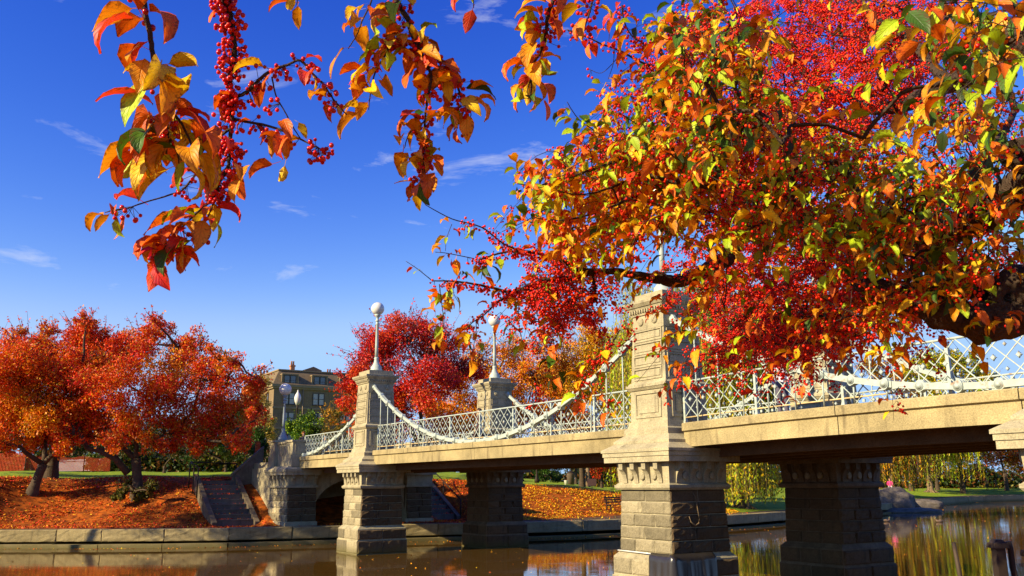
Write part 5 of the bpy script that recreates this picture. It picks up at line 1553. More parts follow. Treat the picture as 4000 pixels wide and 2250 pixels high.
b = MB(); b.box(-.3, .3, -.05, -.02, .5, .95); b.build('board', cloth((.06, .03, .025)), root)
for i, (px, py, r0, hh, lb) in enumerate([(2297, 1900, .2, 5.0, 'pale slender tree trunk behind the small sign'), (2400, 1903, .55, 6.0, 'big pale trunk with flaring roots left of the nearest pier')]):
    P = hit(px, py)
    make_tree('park_tree', lb, P, [(P[0] + dx, P[1] + 1, P[2] + hh + dz, 1.7) for dx, dz in ((-1, .4), (.8, .8), (0, 1.8))], [('rust', 3), ('gold', 3), ('olive', 2)], 5000, .2, r0, hh * .8, bark='bark_pale', seed=140 + i, group=BACK, twigs=40)

# ------------------------------------------------------------------ rock with a seated figure, ducks
M['rock'] = stone('rock', (0.15, 0.125, 0.10), var=.35, scale=.9, bump=.6, fine=6)
def blob_rock(name, P, sx, sy, sz, label, seed):
    rng = np.random.default_rng(seed)
    b = MB(); b.ball((0, 0, 0), 1, 44, 28)
    V = np.array(b.v)
    n = np.zeros(len(V))
    for k in range(16):
        w = rng.normal(size=3) * (1.2 + k * 1.1); n += np.abs(np.sin(V @ w + rng.uniform(0, 6))) * .15 / (1 + .4 * k)
    n -= n.mean()
    V = V * (1 + n)[:, None]
    V = np.sign(V) * np.abs(V) ** .78 * [sx, sy, sz]
    b.v = [tuple(x) for x in V]
    o = b.build(name, M['rock'], None, P); tag(o, label, 'rock', 'boulders on the far shore')
    return o
Pr = atY(3492, 1940, 84)
blob_rock('boulder', (Pr[0], Pr[1] + 1, .6), 2.1, 1.6, 1.55, 'large grey boulder on the shore right of the shaded pier', 3)
blob_rock('boulder', (Pr[0] + .6, Pr[1] - .6, -.05), 3.4, 1.6, .45, 'flat dark rock ledge at the water under the large boulder', 4)
Pq = atY(3600, 1952, 96); blob_rock('boulder', (Pq[0], Pq[1], .25), 2.0, 1.1, .6, 'small tawny rock at the water right of the large boulder', 5)
person((Pr[0] + .15, Pr[1] + 1.0, 2.25 - .5 + .42 - .42), math.radians(-20), 'person in bright pink sitting on the large boulder', (.75, .06, .22), (.55, .5, .5), pose='sit', hair=(.22, .10, .04))
M['duck_brown'] = plain('duck_brown', (0.17, 0.11, 0.07), .7, .35, 20); M['duck_head'] = plain('duck_head', (0.10, 0.12, 0.06), .5, .2); M['bill'] = plain('bill', (.6, .35, .05), .5, .1)
def duck(P, rz, label):
    root = empty('duck', P, rz); tag(root, label, 'duck', 'ducks on the pond')
    b = MB(); b.tube([(-.30, 0, .13), (-.22, 0, .10), (-.10, 0, .07), (.05, 0, .06), (.17, 0, .09), (.22, 0, .14), (.22, 0, .20), (.225, 0, .25), (.25, 0, .285), (.29, 0, .28)], [.012, .05, .095, .105, .08, .052, .036, .042, .048, .02], 10)
    body = b.build('body', M['duck_brown'], root)
    b = MB(); b.ball((.25, 0, .283), .052, 10, 8); b.build('head', M['duck_head'], root)
    b = MB(); b.frus((.285, .30, -.022, .022), .262, (.285, .30, -.018, .018), .285); b.frus((.30, .36, -.02, .02), .262, (.30, .355, -.016, .016), .272); b.build('bill', M['bill'], root)
    b = MB(); b.ball((-.06, 0, .13), .12, 12, 6, sq=(1.35, .75, .42)); b.build('wing', M['duck_brown'], root)
P = atY(3670, 2040, 40); t = -EYE[2] / ray(3670, 2040)[2]; P = EYE + ray(3670, 2040) * t
duck((P[0], P[1], 0), math.radians(185), 'brown duck swimming left on the open water at right')
t = -EYE[2] / ray(3465, 2038)[2]; P = EYE + ray(3465, 2038) * t
duck((P[0], P[1], 0), math.radians(20), 'small pale duck by the shaded far pier')

# ------------------------------------------------------------------ things on the nearest pier: plastic sheet, white rope, hooked twig
M['plastic'] = plain('plastic', (0.03, 0.026, 0.024), .28, .2, 4, spec=.6)
def make_sheet():
    rng = np.random.default_rng(8)
    n, m = 46, 14
    V = []
    for i in range(n):
        t = i / (n - 1)
        for k in range(m):
            s = k / (m - 1)
            if t < .42: u, v = .34 + (1.14 - .34) * t / .42, -.0
            else: u, v = 1.14, (t - .42) / .58 * 1.35
            fold = .06 * s * math.sin(t * 34 + 2 * math.sin(t * 9)) + .035 * math.sin(t * 13) * s
            out = .03 + .05 * s + abs(fold)
            if t < .42: pu, pv = u, 1.19 - 1.09 - out
            else: pu, pv = u + out * .9, .10 + v
            if abs(t - .42) < .05: pu += .03; pv -= .03
            z = 1.16 - s * 1.15 - .05 * math.sin(t * 3.1) * (1 - s) * 0 - .04 * abs(math.sin(t * 7)) * (1 - s)
            if k == 0: pu, pv, z = (pu * .93, pv + .09, 1.15) if t < .42 else (pu - .13, pv, 1.15)
            V.append((pu, pv, z))
    F = [(i * m + k, (i + 1) * m + k, (i + 1) * m + k + 1, i * m + k + 1) for i in range(n - 1) for k in range(m - 1)]
    me = np_mesh('plastic_sheet', V, F, M['plastic'], None, True)
    o = link('plastic_sheet', me, None, BO, (0, 0, BROT))
    sm = o.modifiers.new('Thickness', 'SOLIDIFY'); sm.thickness = .006
    tag(o, 'black plastic sheet draped over the corner of the nearest pier base', 'sheet')
make_sheet()
def btube(name, pts, r, mat, label, cat):
    o0 = bpt(*pts[0]); b = MB(); b.tube([bpt(*p) - o0 for p in pts], r, 7)
    tag(b.build(name, mat, None, o0), label, cat)
btube('rope', [(-1.0, .20, 1.135), (-.6, .18, 1.135), (-.1, .16, 1.132), (.33, .13, 1.13)], .018, M['globe'], 'taut white rope on the ledge of the nearest pier', 'rope')
btube('dead_branch', [(1.00, .95, 2.55), (1.03, 1.0, 2.45), (1.06, 1.02, 2.2), (1.09, 1.04, 1.95), (1.08, 1.02, 1.83), (1.08, .9, 1.78), (1.07, .78, 1.88), (1.06, .74, 2.0)], [.006, .010, .013, .018, .022, .02, .013, .006], M['bark_pale'], 'hooked dead branch hanging on the shaded side of the nearest pier', 'branch')

# ------------------------------------------------------------------ iron fence post and stake on the near bank
def make_fence_post():
    A = atY(3895, 2110, 5.6)
    root = empty('fence_post', (A[0], A[1], 1.05)); tag(root, 'dark iron fence post with capped top at the lower right corner', 'post')
    h = A[2] - 1.05
    b = MB(); b.frus((-.034, .034, -.04, .04), 0, (-.027, .027, -.032, .032), h - .03); b.build('post', M['dark_iron'], root)
    b = MB(); b.frus((-.044, .044, -.05, .05), h - .045, (-.041, .041, -.047, .047), h - .015); b.frus((-.035, .035, -.04, .04), h - .015, (-.02, .02, -.02, .02), h + .005); b.build('cap', M['dark_iron'], root)
    b = MB(); b.tube([(.075, .02, h - .01), (.085, .02, h - .05), (.085, .02, h - .16), (.11, .02, h - .34), (.12, .02, h - .8)], [.02, .018, .018, .02, .02], 7); b.build('hook', M['dark_iron'], root)
    b = MB(); b.tube([(.12, .02, h - .55), (.19, .0, h - .30), (.215, 0, h - .14), (.20, 0, h - .085), (.14, 0, h - .075)], [.03, .034, .032, .026, .02], 8); b.build('bracket', M['dark_iron'], root)
    b = MB(); b.tube([(.18, 0, h - .075), (.5, .05, h + .14), (1.2, .1, h + .55)], .022, 7); b.build('rail', M['wood_dark'], root)
make_fence_post()
A, A2 = atY(3725, 2118, 6.0), atY(3752, 2260, 6.0)
b = MB(); o0 = np.array([A2[0] + (A2[0] - A[0]) * 4.5, A2[1], A2[2] - (A[2] - A2[2]) * 4.5])
b.tube([A - A, (A2 - A) * 1.0, (A2 - A) * 5.2], [.012, .015, .018], 7)
o = b.build('wooden_stake', M['wood_dark'], None, A); tag(o, 'thin dark stake leaning up before the water at lower right', 'stake')
# ------------------------------------------------------------------ the overhanging crabapple in the foreground
def leaf_template(seg, across, a0, a1, W, fold, seed, wave=0.03, bare=False):
    rr = random.Random(seed)
    V, F = [], []
    x = z = 0.0
    n = seg
    pts = []
    for i in range(n + 1):
        t = i / n
        a = math.radians(a0 + (a1 - a0) * t ** 1.15)
        pts.append((x, z, a))
        x += math.cos(a) / n; z += math.sin(a) / n
    ys = np.linspace(-1, 1, across)
    tw = rr.uniform(-.25, .25)
    for i, (px, pz, a) in enumerate(pts):
        t = i / n
        w = W * (math.sin(math.pi * min(1, t ** .72)) ** .85 * (1 - .18 * t) + .012)
        nx, nz = -math.sin(a), math.cos(a)
        for k, y in enumerate(ys):
            up = fold * abs(y) * w + wave * math.sin(5.5 * t + 2.2 * y + seed) * abs(y) + tw * t * y * w
            V.append((px + nx * up, y * w * (1 - .25 * fold) + rr.uniform(-1, 1) * .026 * (abs(y) > .9), pz + nz * up))
    for i in range(n):
        for k in range(across - 1):
            F.append((i * across + k, (i + 1) * across + k, (i + 1) * across + k + 1, i * across + k + 1))
    # petiole
    b = len(V)
    V += [(-.30, -.012, .10), (-.30, .012, .10), (0.02, .012, 0), (0.02, -.012, 0)]
    F.append((b, b + 3, b + 2, b + 1))
    V = np.array(V); V += np.array([.30, 0, -.10])
    UV = np.array([(i / n, y) for i in range(n + 1) for y in ys] + [(0, 0)] * 4)
    return V, np.array(F), UV
def add_uv(me, UV):
    la = me.uv_layers.new(name='UVMap')
    vi = np.empty(len(me.loops), np.int32); me.loops.foreach_get('vertex_index', vi)
    la.data.foreach_set('uv', UV[vi].astype(np.float32).ravel())
SHAPES = [(5, -105, .29, .45), (-25, -100, .27, .6), (-15, -88, .31, .35), (25, -120, .25, .75), (-40, -85, .30, .30), (-5, -115, .28, .55), (-62, -98, .30, .22), (-50, -112, .27, .5)]
LEAF_HI = [leaf_template(6, 5, a, b, w, f, i) for i, (a, b, w, f) in enumerate(SHAPES)]
LEAF_LO = [leaf_template(4, 3, a, b, w, f, i) for i, (a, b, w, f) in enumerate(SHAPES)]
_t = (1 + 5 ** .5) / 2
ICO_V = np.array([(-1, _t, 0), (1, _t, 0), (-1, -_t, 0), (1, -_t, 0), (0, -1, _t), (0, 1, _t), (0, -1, -_t), (0, 1, -_t), (_t, 0, -1), (_t, 0, 1), (-_t, 0, -1), (-_t, 0, 1)]) / math.hypot(1, _t)
ICO_F = np.array([(0, 11, 5), (0, 5, 1), (0, 1, 7), (0, 7, 10), (0, 10, 11), (1, 5, 9), (5, 11, 4), (11, 10, 2), (10, 7, 6), (7, 1, 8), (3, 9, 4), (3, 4, 2), (3, 2, 6), (3, 6, 8), (3, 8, 9), (4, 9, 5), (2, 4, 11), (6, 2, 10), (8, 6, 7), (9, 8, 1)])

OCT_V = np.array([(1, 0, 0), (-1, 0, 0), (0, 1, 0), (0, -1, 0), (0, 0, 1), (0, 0, -1)], float)
OCT_F = np.array([(0, 2, 4), (2, 1, 4), (1, 3, 4), (3, 0, 4), (2, 0, 5), (1, 2, 5), (3, 1, 5), (0, 3, 5)])
PAL = dict(
    mix=[('orange', 3), ('gold', 3), ('yellow', 3), ('lime', 3), ('redor', 1), ('green', .8)],
    warm=[('orange', 4.5), ('redor', 1.2), ('gold', 5), ('yellow', 3.2), ('lime', 1.3), ('green', .5)],
    ember=[('redor', 2.5), ('orange', 5), ('red', .5), ('gold', 3)],
    yell=[('yellow', 4.5), ('gold', 4), ('orange', 3), ('lime', 3), ('green', .6), ('redor', .6)],
    lime=[('lime', 7), ('green', 1.2), ('yellow', 2.2), ('gold', 1), ('orange', 1.0)],
    dark=[('green', 2.6), ('dgreen', .8), ('lime', 4), ('orange', 3), ('gold', 3), ('yellow', 1.5)],
    scarlet=[('red', 4), ('redor', 4), ('orange', 2.5), ('gold', 1.5), ('lime', .6)],
    greeny=[('lime', 4), ('green', 3), ('orange', 1.2), ('gold', 1)])
BERRY = np.array([lin(222, 30, 8), lin(232, 44, 8), lin(204, 20, 8), lin(236, 62, 10)])

def make_crabapple():
    rng = np.random.default_rng(77)
    base = np.array([4.3, 1.3, 1.05])
    root = empty('crabapple_tree', base)
    tag(root, 'near crabapple with red berries and gold and green leaves overhanging the bridge', 'tree')
    D = atD
    # --- limbs: list of (points, radius start, radius end)
    fork = np.array([3.6, 2.0, 2.75])
    limbs = []
    wood = MB()
    wood.tube([base + [0, 0, -.4], base, base + [-.05, .05, .5], base + [-.3, .3, 1.1], fork], [.36, .26, .20, .19, .17], 14)
    def limb(pts, r0, r1, n=9):
        pts = [np.array(p, float) for p in pts]
        out = []
        for i in range(len(pts) - 1):
            p_1, p0, p1, p2 = pts[max(i - 1, 0)], pts[i], pts[i + 1], pts[min(i + 2, len(pts) - 1)]
            for t in np.linspace(0, 1, 6)[:-1]:
                out.append(.5 * ((2 * p0) + (-p_1 + p1) * t + (2 * p_1 - 5 * p0 + 4 * p1 - p2) * t * t + (-p_1 + 3 * p0 - 3 * p1 + p2) * t ** 3))
        out.append(pts[-1])
        rr = np.linspace(r0, r1, len(out)) * (1 + .10 * np.sin(np.arange(len(out)) * 1.9) * (r0 > .02))
        out = [o + rng.normal(size=3) * r0 * .10 for o in out]
        wood.tube(out, rr, n)
        limbs.append(np.array(out))
    over = [fork, (3.0, 2.0, 3.9), (2.2, 2.0, 4.55), (1.1, 1.9, 4.65), (0.0, 1.75, 4.42), (-.85, 1.5, 4.02)]
    limb(over, .11, .022)
    limb([fork, D(4130, 1170, 3.5), D(4000, 1195, 3.5), D(3880, 1255, 3.45), D(3740, 1240, 3.4), D(3620, 1200, 3.45), D(3500, 1150, 3.6), D(3330, 1100, 3.8)], .115, .02, 12)
    limb([D(3960, 1225, 3.48), D(3900, 1140, 3.6), D(3800, 1090, 3.9)], .04, .02)
    limb([fork, D(4230, 700, 3.2), D(4150, 640, 3.3), D(3920, 780, 3.6), D(3740, 880, 4.0), D(3560, 930, 4.4), D(3300, 860, 4.7), D(3100, 850, 4.9), D(2960, 850, 5.0)], .075, .045)
    limb([D(3110, 850, 4.9), D(3000, 875, 4.8), D(2900, 910, 4.6), D(2830, 1010, 4.4), D(2720, 1080, 4.2), D(2640, 1098, 4.1), D(2570, 1085, 4.0), D(2480, 1070, 3.9), D(2340, 1059, 3.8)], .055, .013)
    limb([D(2960, 850, 4.95), D(2900, 790, 4.8), D(2850, 700, 4.6), D(2750, 560, 4.4), D(2640, 400, 4.0), D(2600, 250, 3.9), D(2546, 127, 3.8)], .03, .006)
    limb([D(3300, 860, 4.7), D(3240, 960, 5.2), D(3120, 1060, 5.5), D(2980, 1180, 5.6), D(2840, 1300, 5.4)], .035, .008)
    limb([fork, D(4200, 200, 3.6), D(3900, 260, 4.2), D(3700, 330, 4.8), D(3500, 420, 5.4), D(3300, 380, 6.0), D(3100, 250, 6.4), D(2950, 120, 6.5)], .075, .012)
    limb([D(3700, 330, 4.8), D(3560, 160, 5.2), D(3400, 60, 5.6), D(3250, -60, 6.0)], .03, .01)
    limb([D(3740, 880, 4.0), D(3850, 620, 4.6), D(3960, 430, 5.2), D(3900, 250, 5.6)], .03, .01)
    # traced branches: px, py, dist
    def br(lst, r0, r1, n=6): limb([D(*p) for p in lst], r0, r1, n)
    sprays = []       # (points, leaves per m, berry clusters per m, palette, droop size)
    def spray(lst, r0, r1, lv, bv, pal, ls=.066, start=0.0, nb=(3, 7)):
        br(lst, r0, r1, 5)
        sprays.append((limbs[-1], lv, bv, pal, ls, start, nb))
    # left hanging spray
    spray([(545, -190, 1.62), (560, 0, 1.6), (585, 130, 1.58), (600, 230, 1.57), (630, 340, 1.56), (650, 430, 1.56), (655, 520, 1.57), (650, 600, 1.6)], .0055, .0018, 110, 30, 'warm', .08, .22, (3, 6))
    spray([(640, 420, 1.56), (700, 470, 1.54), (745, 560, 1.53), (760, 620, 1.53)], .0028, .0012, 120, 12, 'warm', .08)
    spray([(640, 430, 1.56), (590, 490, 1.6), (560, 560, 1.63), (520, 560, 1.66)], .0024, .001, 110, 6, 'mix', .078)
    spray([(650, 520, 1.57), (690, 590, 1.56), (700, 640, 1.56)], .0022, .001, 120, 4, 'mix', .08)
    # berry laden spray
    spray([(870, -160, 2.0), (880, 0, 2.0), (905, 90, 2.0), (915, 200, 2.0), (900, 300, 2.0), (905, 400, 2.0), (903, 500, 2.0), (900, 590, 2.0), (888, 652, 2.0), (856, 715, 2.0), (825, 790, 2.0)], .0085, .0026, 6, 150, 'warm', .06, .10, (5, 9))
    spray([(920, 380, 2.0), (967, 356, 1.98), (1037, 290, 1.97), (1087, 265, 1.96), (1128, 252, 1.96), (1174, 236, 1.95), (1223, 290, 1.95), (1265, 331, 1.95), (1300, 385, 1.95), (1355, 447, 1.95)], .0042, .0014, 30, 60, 'warm', .068, .0, (3, 6))
    spray([(915, 465, 2.0), (1050, 493, 1.97), (1128, 522, 1.95), (1211, 563, 1.94), (1270, 590, 1.94)], .0032, .0014, 28, 55, 'warm', .066, .1, (3, 6))
    spray([(1062, 300, 1.97), (1078, 373, 1.96), (1112, 435, 1.95), (1145, 497, 1.95), (1174, 542, 1.95)], .0018, .0012, 16, 2, 'warm', .06, .5)
    spray([(1130, 525, 1.95), (1128, 580, 1.95), (1110, 620, 1.95)], .0014, .001, 70, 0, 'warm', .066)
    spray([(905, 500, 2.0), (861, 536, 2.0), (838, 581, 1.99), (776, 666, 1.98), (717, 738, 1.97), (677, 756, 1.97), (578, 787, 1.96), (493, 814, 1.95), (426, 825, 1.95)], .0034, .0011, 8, 26, 'ember', .066, .0, (3, 7))
    spray([(493, 812, 1.95), (450, 820, 1.95), (410, 830, 1.95)], .0014, .001, 80, 0, 'warm', .072)
    spray([(825, 785, 2.0), (760, 840, 1.98), (700, 900, 1.97), (650, 960, 1.97), (610, 1010, 1.97)], .0026, .001, 130, 20, 'ember', .074)
    spray([(840, 760, 2.0), (820, 830, 1.99), (780, 900, 1.98), (720, 960, 1.97)], .002, .001, 110, 14, 'warm', .07)
    spray([(888, 652, 2.0), (930, 655, 1.98), (960, 680, 1.98)], .0015, .001, 55, 10, 'warm', .062)
    # central spray
    spray([(1490, -190, 2.2), (1548, 0, 2.15), (1597, 81, 2.13), (1610, 137, 2.12), (1653, 174, 2.12), (1703, 224, 2.1), (1759, 273, 2.1), (1790, 348, 2.1), (1812, 398, 2.1), (1835, 460, 2.1)], .008, .0016, 85, 60, 'warm', .068, .16)
    spray([(1460, -60, 2.2), (1448, 12, 2.18), (1417, 75, 2.16), (1393, 137, 2.15), (1360, 190, 2.15)], .0025, .0012, 50, 2, 'warm', .068, .1)
    spray([(1548, 90, 2.13), (1510, 205, 2.1), (1467, 280, 2.08), (1448, 360, 2.07), (1440, 430, 2.07)], .0028, .001, 140, 22, 'yell', .07)
    spray([(1610, 137, 2.12), (1660, 236, 2.08), (1684, 298, 2.06), (1672, 373, 2.05), (1660, 472, 2.05), (1656, 559, 2.05), (1653, 652, 2.05), (1647, 740, 2.05)], .0045, .0012, 120, 62, 'warm', .068)
    spray([(1653, 640, 2.05), (1665, 700, 2.04), (1672, 750, 2.04)], .0015, .001, 80, 20, 'warm', .062)
    spray([(1660, 472, 2.05), (1600, 520, 2.04), (1580, 580, 2.04)], .0016, .001, 90, 10, 'warm', .064)
    spray([(1815, 400, 2.1), (1840, 450, 2.1), (1800, 500, 2.1)], .0014, .001, 60, 10, 'ember', .062)
    spray([(1855, -160, 2.3), (1850, -60, 2.3), (1850, 30, 2.3)], .002, .001, 90, 0, 'yell', .07, .4)
    spray([(1175, -120, 2.1), (1165, -40, 2.1), (1160, 20, 2.1)], .002, .001, 70, 0, 'yell', .072, .3)
    spray([(2230, -150, 2.05), (2160, 0, 2.05), (2138, 72, 2.05), (2132, 138, 2.05), (2110, 204, 2.05), (2077, 265, 2.05), (2074, 353, 2.06), (2070, 400, 2.06)], .0055, .0016, 130, 40, 'warm', .072, .15)
    spray([(2076, 300, 2.05), (2060, 360, 2.05), (2085, 400, 2.05)], .0014, .001, 60, 0, 'dark', .082)
    spray([(2330, -120, 2.15), (2314, 0, 2.15), (2292, 83, 2.14), (2255, 150, 2.13)], .003, .0012, 55, 48, 'warm', .068, .2)
    # open twigs left of the mass
    spray([(2215, 116, 3.3), (2303, 149, 3.3), (2348, 171, 3.3), (2425, 199, 3.35), (2491, 237, 3.4), (2557, 260, 3.5), (2620, 265, 3.6)], .0022, .005, 22, 44, 'ember', .062)
    spray([(2430, 20, 3.2), (2440, 90, 3.2), (2480, 150, 3.25), (2550, 180, 3.3)], .003, .002, 40, 60, 'ember', .062)
    for lst in ([(2425, 200, 3.35), (2400, 240, 3.3), (2350, 285, 3.3), (2305, 272, 3.3)], [(2400, 190, 3.3), (2395, 250, 3.3), (2375, 310, 3.3)], [(2560, 262, 3.5), (2530, 290, 3.4), (2475, 312, 3.4), (2450, 300, 3.4)], [(2490, 236, 3.4), (2430, 280, 3.4)], [(2370, 60, 3.3), (2380, 120, 3.3), (2378, 160, 3.3)]):
        spray(lst, .0016, .001, 10, 0, 'ember', .055, .8)
    spray([(2215, 398, 3.2), (2259, 464, 3.25), (2325, 513, 3.3), (2392, 569, 3.4)], .0014, .003, 48, 3, 'greeny', .062)
    spray([(2414, 436, 3.3), (2480, 480, 3.35), (2541, 519, 3.4)], .0012, .0025, 30, 3, 'greeny', .062)
    spray([(2425, 353, 3.3), (2480, 381, 3.3), (2585, 370, 3.4)], .0012, .0025, 42, 14, 'yell', .062)
    spray([(2022, 718, 3.0), (2116, 723, 3.05), (2281, 674, 3.1), (2436, 613, 3.3), (2602, 513, 3.6)], .0015, .008, 52, 22, 'yell', .068)
    spray([(2150, 740, 3.0), (2280, 760, 3.1), (2420, 720, 3.2), (2600, 640, 3.5)], .0015, .006, 60, 20, 'yell', .068)
    spray([(2080, 850, 3.1), (2200, 860, 3.15), (2330, 830, 3.2), (2500, 760, 3.5)], .0015, .006, 55, 16, 'yell', .068)
    spray([(1960, 905, 3.3), (2060, 860, 3.3), (2160, 800, 3.3), (2240, 780, 3.3)], .0012, .003, 52, 8, 'greeny', .066)
    # berry branch above the second lamp
    spray([(1870, 1015, 3.5), (1964, 987, 3.55), (2047, 982, 3.6), (2130, 998, 3.65), (2213, 1026, 3.7), (2257, 1053, 3.75), (2340, 1059, 3.8)], .003, .012, 9, 95, 'ember', .06, 0, (4, 8))
    spray([(1688, 1098, 3.4), (1765, 1098, 3.45), (1848, 1109, 3.5), (1925, 1125, 3.55), (2003, 1142, 3.6), (2080, 1109, 3.65), (2146, 1092, 3.7), (2251, 1081, 3.75), (2340, 1059, 3.8)], .0022, .012, 8, 70, 'ember', .06, 0, (4, 8))
    spray([(1660, 799, 3.3), (1765, 855, 3.35), (1881, 888, 3.4), (1970, 954, 3.5), (2047, 982, 3.6)], .0015, .004, 12, 46, 'mix', .062, .2)
    spray([(1700, 985, 3.4), (1750, 990, 3.4), (1850, 1010, 3.5)], .0012, .002, 30, 4, 'mix', .058)
    spray([(1585, 1020, 3.4), (1630, 1050, 3.4), (1690, 1098, 3.42)], .001, .002, 18, 0, 'mix', .058)
    spray([(2003, 1142, 3.6), (1937, 1186, 3.55), (1892, 1230, 3.5), (1848, 1258, 3.48), (1815, 1291, 3.45)], .004, .0014, 16, 50, 'ember', .06)
    spray([(1765, 875, 3.4), (1745, 930, 3.4), (1740, 980, 3.4)], .0014, .001, 40, 0, 'yell', .062)
    for lst, p in (([(1716, 1110, 3.42), (1727, 1197, 3.4), (1732, 1252, 3.4), (1725, 1350, 3.4)], 'yell'), ([(1859, 1250, 3.48), (1859, 1307, 3.46), (1837, 1400, 3.45)], 'yell'), ([(2030, 1150, 3.6), (2025, 1252, 3.58), (2041, 1335, 3.56), (2041, 1390, 3.55)], 'yell'),
                   ([(2120, 1100, 3.7), (2130, 1200, 3.66), (2128, 1260, 3.65)], 'yell'), ([(2157, 1290, 3.6), (2168, 1400, 3.58), (2174, 1490, 3.56)], 'greeny'), ([(1800, 1060, 3.5), (1770, 1130, 3.46), (1790, 1180, 3.45)], 'mix'), ([(1930, 980, 3.55), (1890, 1050, 3.5), (1880, 1090, 3.5)], 'greeny')):
        spray(lst, .002, .001, 78, 6, p, .07)
    spray([(2420, 1290, 3.6), (2384, 1353, 3.6), (2350, 1393, 3.58), (2310, 1415, 3.56), (2279, 1480, 3.55), (2260, 1560, 3.54)], .003, .001, 30, 60, 'mix', .064)
    spray([(2279, 1480, 3.55), (2275, 1560, 3.5), (2260, 1600, 3.5)], .0015, .001, 100, 6, 'yell', .072)
    spray([(2330, 1430, 3.56), (2340, 1500, 3.54), (2390, 1570, 3.52), (2400, 1610, 3.52)], .0015, .001, 40, 40, 'yell', .068)
    # --- leafy zones of the crown: ellipse in view, distance range, shoots
    zones = [
        # cx, cy, rx, ry, d0, d1, shoots, leaves/shoot, berry clusters/shoot, palette, leaf size, berries per cluster
        (2400, 800, 330, 230, 3.0, 4.0, 110, 10, 3.0, 'yell', .062, 5),
        (2560, 650, 230, 300, 3.2, 4.2, 75, 9, 5, 'yell', .060, 5),
        (2780, 360, 190, 420, 2.6, 3.6, 80, 10, 2.5, 'dark', .064, 4),
        (2760, 520, 210, 480, 3.6, 4.8, 100, 7, 8, 'warm', .060, 6),
        (3240, 260, 420, 310, 5.2, 7.0, 430, 2.2, 7.6, 'scarlet', .058, 8),
        (3200, 300, 450, 340, 2.6, 3.4, 18, 6, 1.0, 'mix', .066, 4),
        (3330, 790, 340, 230, 3.2, 4.4, 110, 11, 3, 'lime', .060, 5),
        (3050, 640, 300, 260, 3.4, 4.6, 60, 7, 9, 'warm', .060, 6),
        (3150, 700, 420, 280, 4.8, 6.0, 150, 3, 8, 'scarlet', .058, 7),
        (3000, 1180, 450, 250, 4.6, 6.2, 410, 2.8, 7.8, 'scarlet', .058, 8),
        (2900, 1050, 420, 300, 2.9, 3.7, 30, 7, 1.8, 'mix', .064, 4),
        (3760, 800, 290, 330, 2.9, 4.2, 90, 9, 2.5, 'dark', .062, 4),
        (3700, 1000, 330, 200, 3.2, 4.2, 55, 9, 4, 'mix', .060, 5),
        (3550, 1050, 350, 220, 4.6, 5.6, 110, 3, 7, 'scarlet', .058, 7),
        (3820, 180, 230, 220, 2.3, 3.0, 34, 6, .6, 'dark', .072, 4),
        (3600, 200, 320, 260, 4.8, 6.4, 130, 2.0, 8, 'scarlet', .058, 6),
        (3850, 520, 220, 240, 4.4, 6.0, 70, 2.5, 4.5, 'dark', .056, 5),
        (2700, 1230, 170, 170, 3.2, 4.0, 50, 8, 5.0, 'mix', .060, 5),
        (3450, 1230, 230, 110, 3.2, 4.2, 55, 7, 4.0, 'warm', .060, 5),
        (3170, 1350, 240, 100, 3.6, 4.8, 70, 4, 9, 'scarlet', .058, 6),
        (2230, 1180, 150, 150, 3.5, 4.2, 70, 1.0, 10, 'ember', .056, 6),
        (2780, 1430, 120, 60, 3.2, 3.8, 12, 6, 4, 'warm', .060, 5),
        (3750, 1290, 230, 45, 3.2, 3.6, 24, 6, .5, 'warm', .062, 4),
        (2950, 1410, 160, 70, 3.6, 4.4, 28, 4, 9, 'scarlet', .058, 6),
        (2480, 1420, 110, 150, 3.4, 4.0, 14, 3, 7, 'ember', .058, 5),
    ]
    SP, SL, SB, SPal, SLs, SNb, SDir, SLen = [], [], [], [], [], [], [], []
    for cx, cy, rx, ry, d0, d1, n, lv, bv, pal, ls, nb in zones:
        for _ in range(n):
            a, r_ = rng.uniform(0, 2 * math.pi), math.sqrt(rng.random())
            P = D(cx + rx * r_ * math.cos(a), cy + ry * r_ * math.sin(a) - 40, rng.uniform(d0, d1))
            qx, qy, _z = to_px(P)
            lim = np.interp(qx, [2200, 2430, 2470, 2770, 2810, 2950, 3100, 3300, 3450, 3550, 3650, 3800, 4000], [1250, 1140, 960, 960, 1290, 1370, 1370, 1330, 1230, 1190, 1190, 1220, 1230])
            if qy > lim and rng.random() < .88: continue
            SP.append(P); SL.append(lv); SB.append(bv); SPal.append(pal); SLs.append(ls); SNb.append(nb)
            h = rng.normal(size=3) * np.array([1, 1, .35]); h[0] -= .35; h /= np.linalg.norm(h)
            SDir.append(h); SLen.append(rng.uniform(.12, .30))
    SP = np.array(SP)
    roots = np.concatenate([l[:] for l in limbs])
    n = len(SP)
    # attach every shoot to the nearest wood, nearest first
    dmin = np.full(n, 1e9); par = np.zeros(n, int); isl = np.ones(n, bool); src = np.zeros((n, 3))
    for i in range(n):
        dd = np.linalg.norm(roots - SP[i], axis=1); k = np.argmin(dd); dmin[i] = dd[k]; src[i] = roots[k]; par[i] = -1
    left = np.ones(n, bool); order = []
    for _ in range(n):
        i = int(np.argmin(np.where(left, dmin, 1e9)))
        left[i] = False; order.append(i)
        dd = np.linalg.norm(SP - SP[i], axis=1)
        up = left & (dd < dmin)
        dmin[up] = dd[up]; src[up] = SP[i]; par[up] = i
    cnt = np.ones(n)
    for i in reversed(order):
        if par[i] >= 0: cnt[par[i]] += cnt[i]
    P0, P1, Ra, Rb = [], [], [], []
    def path(p, ra, rb):
        p = np.asarray(p); rr = np.linspace(ra, rb, len(p))
        P0.extend(p[:-1]); P1.extend(p[1:]); Ra.extend(rr[:-1]); Rb.extend(rr[1:])
